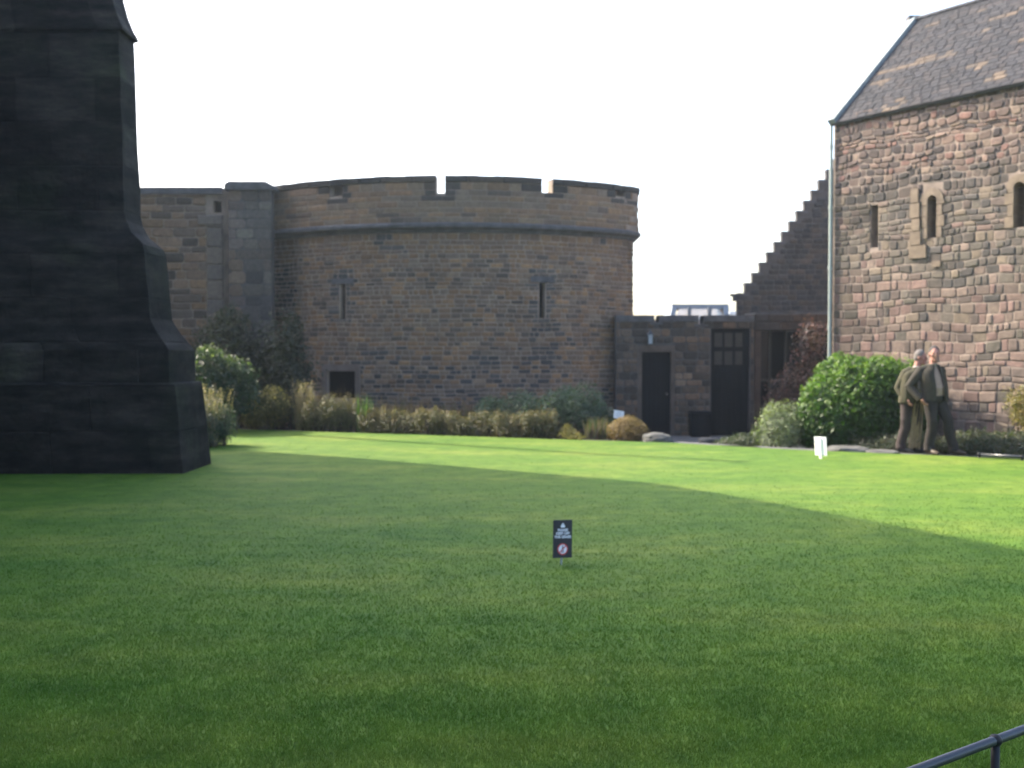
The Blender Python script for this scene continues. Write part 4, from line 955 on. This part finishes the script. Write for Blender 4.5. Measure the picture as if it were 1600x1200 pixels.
def person(label, org, J, cols, headrot, extra=None, group=None):
    o = Vector(org); V = lambda k: o+Vector(J[k]); t = thing('person', label, 'person', org, group)
    b = MB(); Rh = Matrix.Rotation(headrot[0], 3, 'Z') @ Matrix.Rotation(headrot[1], 3, 'X')
    hc = V('head'); head(b, hc, Rh, headrot[2] if len(headrot) > 2 else 1.0)
    sd = (V('shR')-V('shL')).normalized()
    b.tube([V('pelvis'), V('chest'), V('neck')+Vector((0, 0, -.04)), V('neck'), hc+Rh @ Vector((0, .02, -.03))], [(.14, .1), (.16, .1), (.075, .07), (.058, .062), (.056, .06)], 18, side=sd)
    for S in 'LR':
        b.tube([V('neck')+Vector((0, 0, -.06)), V('sh'+S), V('el'+S), V('wr'+S)], [.06, .055, .042, .027], 12)
        hand(b, V('wr'+S), V('wr'+S)-V('el'+S), Vector((0, 1, 0)) if S == 'L' else Vector((0, -1, 0)))
        b.tube([V('pelvis'), V('hip'+S), V('kn'+S), V('an'+S), V('toe'+S)+Vector((0, 0, .02))], [.1, .085, .058, .042, .03], 12)
    remesh(b, 'body', M_skin, t, .009, 2)
    # hair
    h = MB(); s_ = headrot[2] if len(headrot) > 2 else 1.0
    h.ell(hc+Rh @ Vector((0, .022, .046))*s_, (.083*s_, .094*s_, .096*s_), 20, 14, Rh); h.ell(hc+Rh @ Vector((0, .045, -.01))*s_, (.08*s_, .068*s_, .07*s_), 16, 10, Rh)
    ho = remesh(h, 'hair', plain('grey_hair', cols['hair'], .9, .3, 60, bmp=.6), t, .009, 1)
    # trousers
    tr = MB(); tr.tube([V('pelvis')+Vector((0, 0, .12)), V('pelvis'), V('pelvis')+Vector((0, 0, -.08))], [(.16, .12), (.17, .13), (.15, .11)], 18, side=sd)
    for S in 'LR': 
        hp, kn, an = V('hip'+S), V('kn'+S), V('an'+S)
        tr.tube([hp+Vector((0, 0, .03)), hp.lerp(kn, .3), kn+Vector((.0, -.01, .05)), kn+Vector((.012, .01, -.06)), kn.lerp(an, .5), an+Vector((0, 0, .06)), an+Vector((0, -.01, -.03))], [.1, .098, .08, .083, .078, .08, .084], 14)
    remesh(tr, 'trousers', cloth('trouser_cloth', cols['trousers']), t, .011, 2)
    # shirt
    sh_ = MB(); sh_.tube([V('pelvis')+Vector((0, 0, .04)), V('belly'), V('chest'), V('neck')+Vector((0, 0, -.07)), V('neck')+Vector((0, 0, -.02))], [(.165, .13), (.17, .145), (.165, .125), (.09, .08), (.066, .066)], 18, side=sd)
    remesh(sh_, 'shirt', cloth('shirt_cloth', cols['shirt'], .35, 60), t, .011, 1)
    co = MB(); nk = V('neck'); co.tube([nk+Vector((0, .0, -.035)), nk+Vector((0, 0, .005))], [.078, .07], 16); co.build('collar', cloth('collar_cloth', cols['collar']), t, smooth=True)
    # open jacket: cross-section shell with a front gap
    fw = Vector((sd.y, -sd.x, 0)).normalized()
    if fw.y > 0 and not cols.get('back'): fw = -fw
    jm = bmesh.new(); lv = [(V('pelvis')+Vector((0, 0, cols['hem'])), .225, .17), (V('pelvis')+Vector((0, 0, .0)), .215, .165), (V('belly'), .205, .17), (V('chest'), .215, .155), (V('chest')+Vector((0, 0, .1)), .178, .13), (V('neck')+Vector((0, 0, -.06)), .115, .1), (V('neck')+Vector((0, .0, .0)), .085, .085)]
    n = 28; rows = []
    for li, (c, ra, rb_) in enumerate(lv):
        row = []; gp = cols['gap']*(1-.25*(li/6.0))
        for k in range(n+1):
            a_ = gp+(2*PI-2*gp)*k/n; w = 1+.03*math.sin(k*2.1+li)*(1 if li < 4 else .2)
            row.append(jm.verts.new(c+fw*(rb_*w*math.cos(a_))+sd*(ra*w*math.sin(a_))))
        rows.append(row)
    for r0, r1 in zip(rows, rows[1:]):
        for k in range(n): jm.faces.new((r0[k], r0[k+1], r1[k+1], r1[k]))
    me = bpy.data.meshes.new('tmpj'); jm.to_mesh(me); jm.free(); oj = bpy.data.objects.new('tmpj', me); C.objects.link(oj)
    so = oj.modifiers.new('s', 'SOLIDIFY'); so.thickness = .018; so.offset = 0; ss = oj.modifiers.new('ss', 'SUBSURF'); ss.levels = ss.render_levels = 2
    bpy.context.view_layer.update(); mj = bpy.data.meshes.new_from_object(oj.evaluated_get(bpy.context.evaluated_depsgraph_get())); bpy.data.objects.remove(oj)
    jk = cloth('jacket_cloth', cols['jacket'], .2, 18); jo = mesh_obj('jacket', mj, jk, t, smooth=True)
    for S in 'LR':
        sl_ = MB(); a1, e1, w1 = V('sh'+S), V('el'+S), V('wr'+S)
        inn = V('chest')+Vector((0, 0, .1)); 
        sl_.tube([inn.lerp(a1, .3)+Vector((0, 0, .03)), a1, a1.lerp(e1, .45), e1, e1.lerp(w1, .5), w1+(w1-e1).normalized()*.015], [.07, .08, .076, .07, .062, .055], 14)
        for q_ in range(3):
            cpt = a1.lerp(e1, .6+.15*q_); sl_.ell(cpt, (.074, .074, .02))
        remesh(sl_, 'sleeve', jk, jo, .011, 2)
    cl = MB(); cl.tube([nk+Vector((0, .03, -.03))+fw*(.07)*math.cos(a_)+sd*.1*math.sin(a_)-fw*.02 for a_ in [.5+(2*PI-1)*k/12 for k in range(13)]], .02, 8); cl.build('jacket_collar', jk, jo, smooth=True)
    for S in 'LR':
        f = MB(); an, to = V('an'+S), V('toe'+S); dd = (to-an); dd.z = 0; dd.normalize(); hl = an-dd*.05; hl.z = to.z
        f.tube([hl+Vector((0, 0, .035)), hl+dd*.09+Vector((0, 0, .045)), hl+dd*.2+Vector((0, 0, .035)), hl+dd*.275+Vector((0, 0, .025))], [(.036, .036), (.043, .05), (.046, .036), (.03, .02)], 12, side=Vector((dd.y, -dd.x, 0)))
        remesh(f, 'shoe', plain('shoe_leather', cols['shoe'], .5, .2, 10), t, .008, 1)
    if extra: extra(t, V)
    return t
z0_ = .0
J1 = dict(pelvis=(.03,0,.93), belly=(.03,-.02,1.08), chest=(.0,0,1.26), neck=(.005,.0,1.46), head=(.01,-.03,1.615), shL=(-.18,.02,1.355), shR=(.165,.08,1.345), elL=(-.36,.05,1.10), wrL=(-.235,-.10,.90), elR=(.215,.18,1.10), wrR=(.19,.02,.88),
   hipL=(-.05,0,.9), hipR=(.12,.02,.9), knL=(-.03,-.06,.5), knR=(.22,-.06,.5), anL=(-.04,.02,.1), toeL=(.02,-.16,.02), anR=(.33,-.02,.1), toeR=(.45,-.16,.02))
g1 = P(1456, 712.5, 16.35)
person('man in dark open jacket and pale shirt striding right, in front of the other man', (g1.x, g1.y, gz(g1.x, g1.y)), J1, dict(hair=(.055,.05,.05), trousers=(.022,.018,.017), shirt=(.26,.18,.15), collar=(.2,.17,.13), jacket=(.03,.026,.02), hem=-.06, gap=.34, shoe=(.05,.035,.025)), (-.2, .0, .98), group='two men on the path')
J2 = dict(pelvis=(.03,0,.92), belly=(.04,-.01,1.07), chest=(.06,0,1.24), neck=(.11,-.01,1.42), head=(.155,-.03,1.565), shL=(-.075,.0,1.315), shR=(.22,.1,1.31), elL=(-.175,.06,1.06), wrL=(-.10,-.10,.88), elR=(.3,.16,1.06), wrR=(.24,.05,.88),
   hipL=(-.05,0,.9), hipR=(.10,.02,.9), knL=(-.09,-.04,.5), knR=(.12,.0,.5), anL=(-.135,.02,.1), toeL=(-.03,-.1,.02), anR=(.08,.05,.1), toeR=(.19,-.04,.02))
g2 = P(1421, 712.5, 16.75)
def coat(t, V):
    m = MB(); top = V('wrR')+Vector((-.12, -.12, .0)); R = random.Random(3); n = 24; rows = []
    H = .80
    for j in range(12):
        f = j/11; z = top.z-H*f; w = .075+.02*f
        for side in (1, -1):
            for k in range(n+1):
                s_ = -1+2*k/n; fold = .016*math.sin(s_*11+f*1.5)*(.4+f)
                m.v.append((top.x-.07*f+s_*w, top.y-.0+fold+side*.006, z+.02*math.sin(s_*3+1)*f))
    N_ = 2*(n+1)
    for j in range(11):
        for k in range(n):
            m.f.append([j*N_+k, j*N_+k+1, (j+1)*N_+k+1, (j+1)*N_+k]); m.f.append([j*N_+n+1+k+1, j*N_+n+1+k, (j+1)*N_+n+1+k, (j+1)*N_+n+1+k+1])
    m.c = [(.5,.5,.5)]*len(m.f); m.build('coat', cloth('khaki_cloth', (.27, .2, .12)), t, smooth=True, label='long khaki cloth hanging beside the legs')
person('grey haired man in olive jacket and brown trousers, half hidden behind the other man', (g2.x, g2.y, gz(g2.x, g2.y)), J2, dict(hair=(.15,.135,.13), trousers=(.042,.031,.03), shirt=(.3,.3,.3), collar=(.5,.52,.54), jacket=(.05,.046,.027), hem=-.1, gap=.25, shoe=(.03,.03,.03)), (.95, .1, .96), extra=coat, group='two men on the path')

# ------------------------------------------------------------------ backlit air
hz = MB(); hz.box((-30, -15, -2), (30, 60, 18)); 
hm = bpy.data.materials.new('haze_air'); hm.use_nodes = True; t = hm.node_tree; t.nodes.clear()
out = t.nodes.new('ShaderNodeOutputMaterial'); pv = t.nodes.new('ShaderNodeVolumePrincipled'); pv.inputs['Color'].default_value = (.82, .92, 1, 1)
pv.inputs['Density'].default_value = HZD; pv.inputs['Anisotropy'].default_value = .55; t.links.new(pv.outputs[0], out.inputs['Volume'])
ho = hz.build('haze', hm); tag(ho, 'thin bright haze hanging over the whole castle garden', 'haze'); ho['kind'] = 'stuff'
SC.cycles.volume_bounces = 0
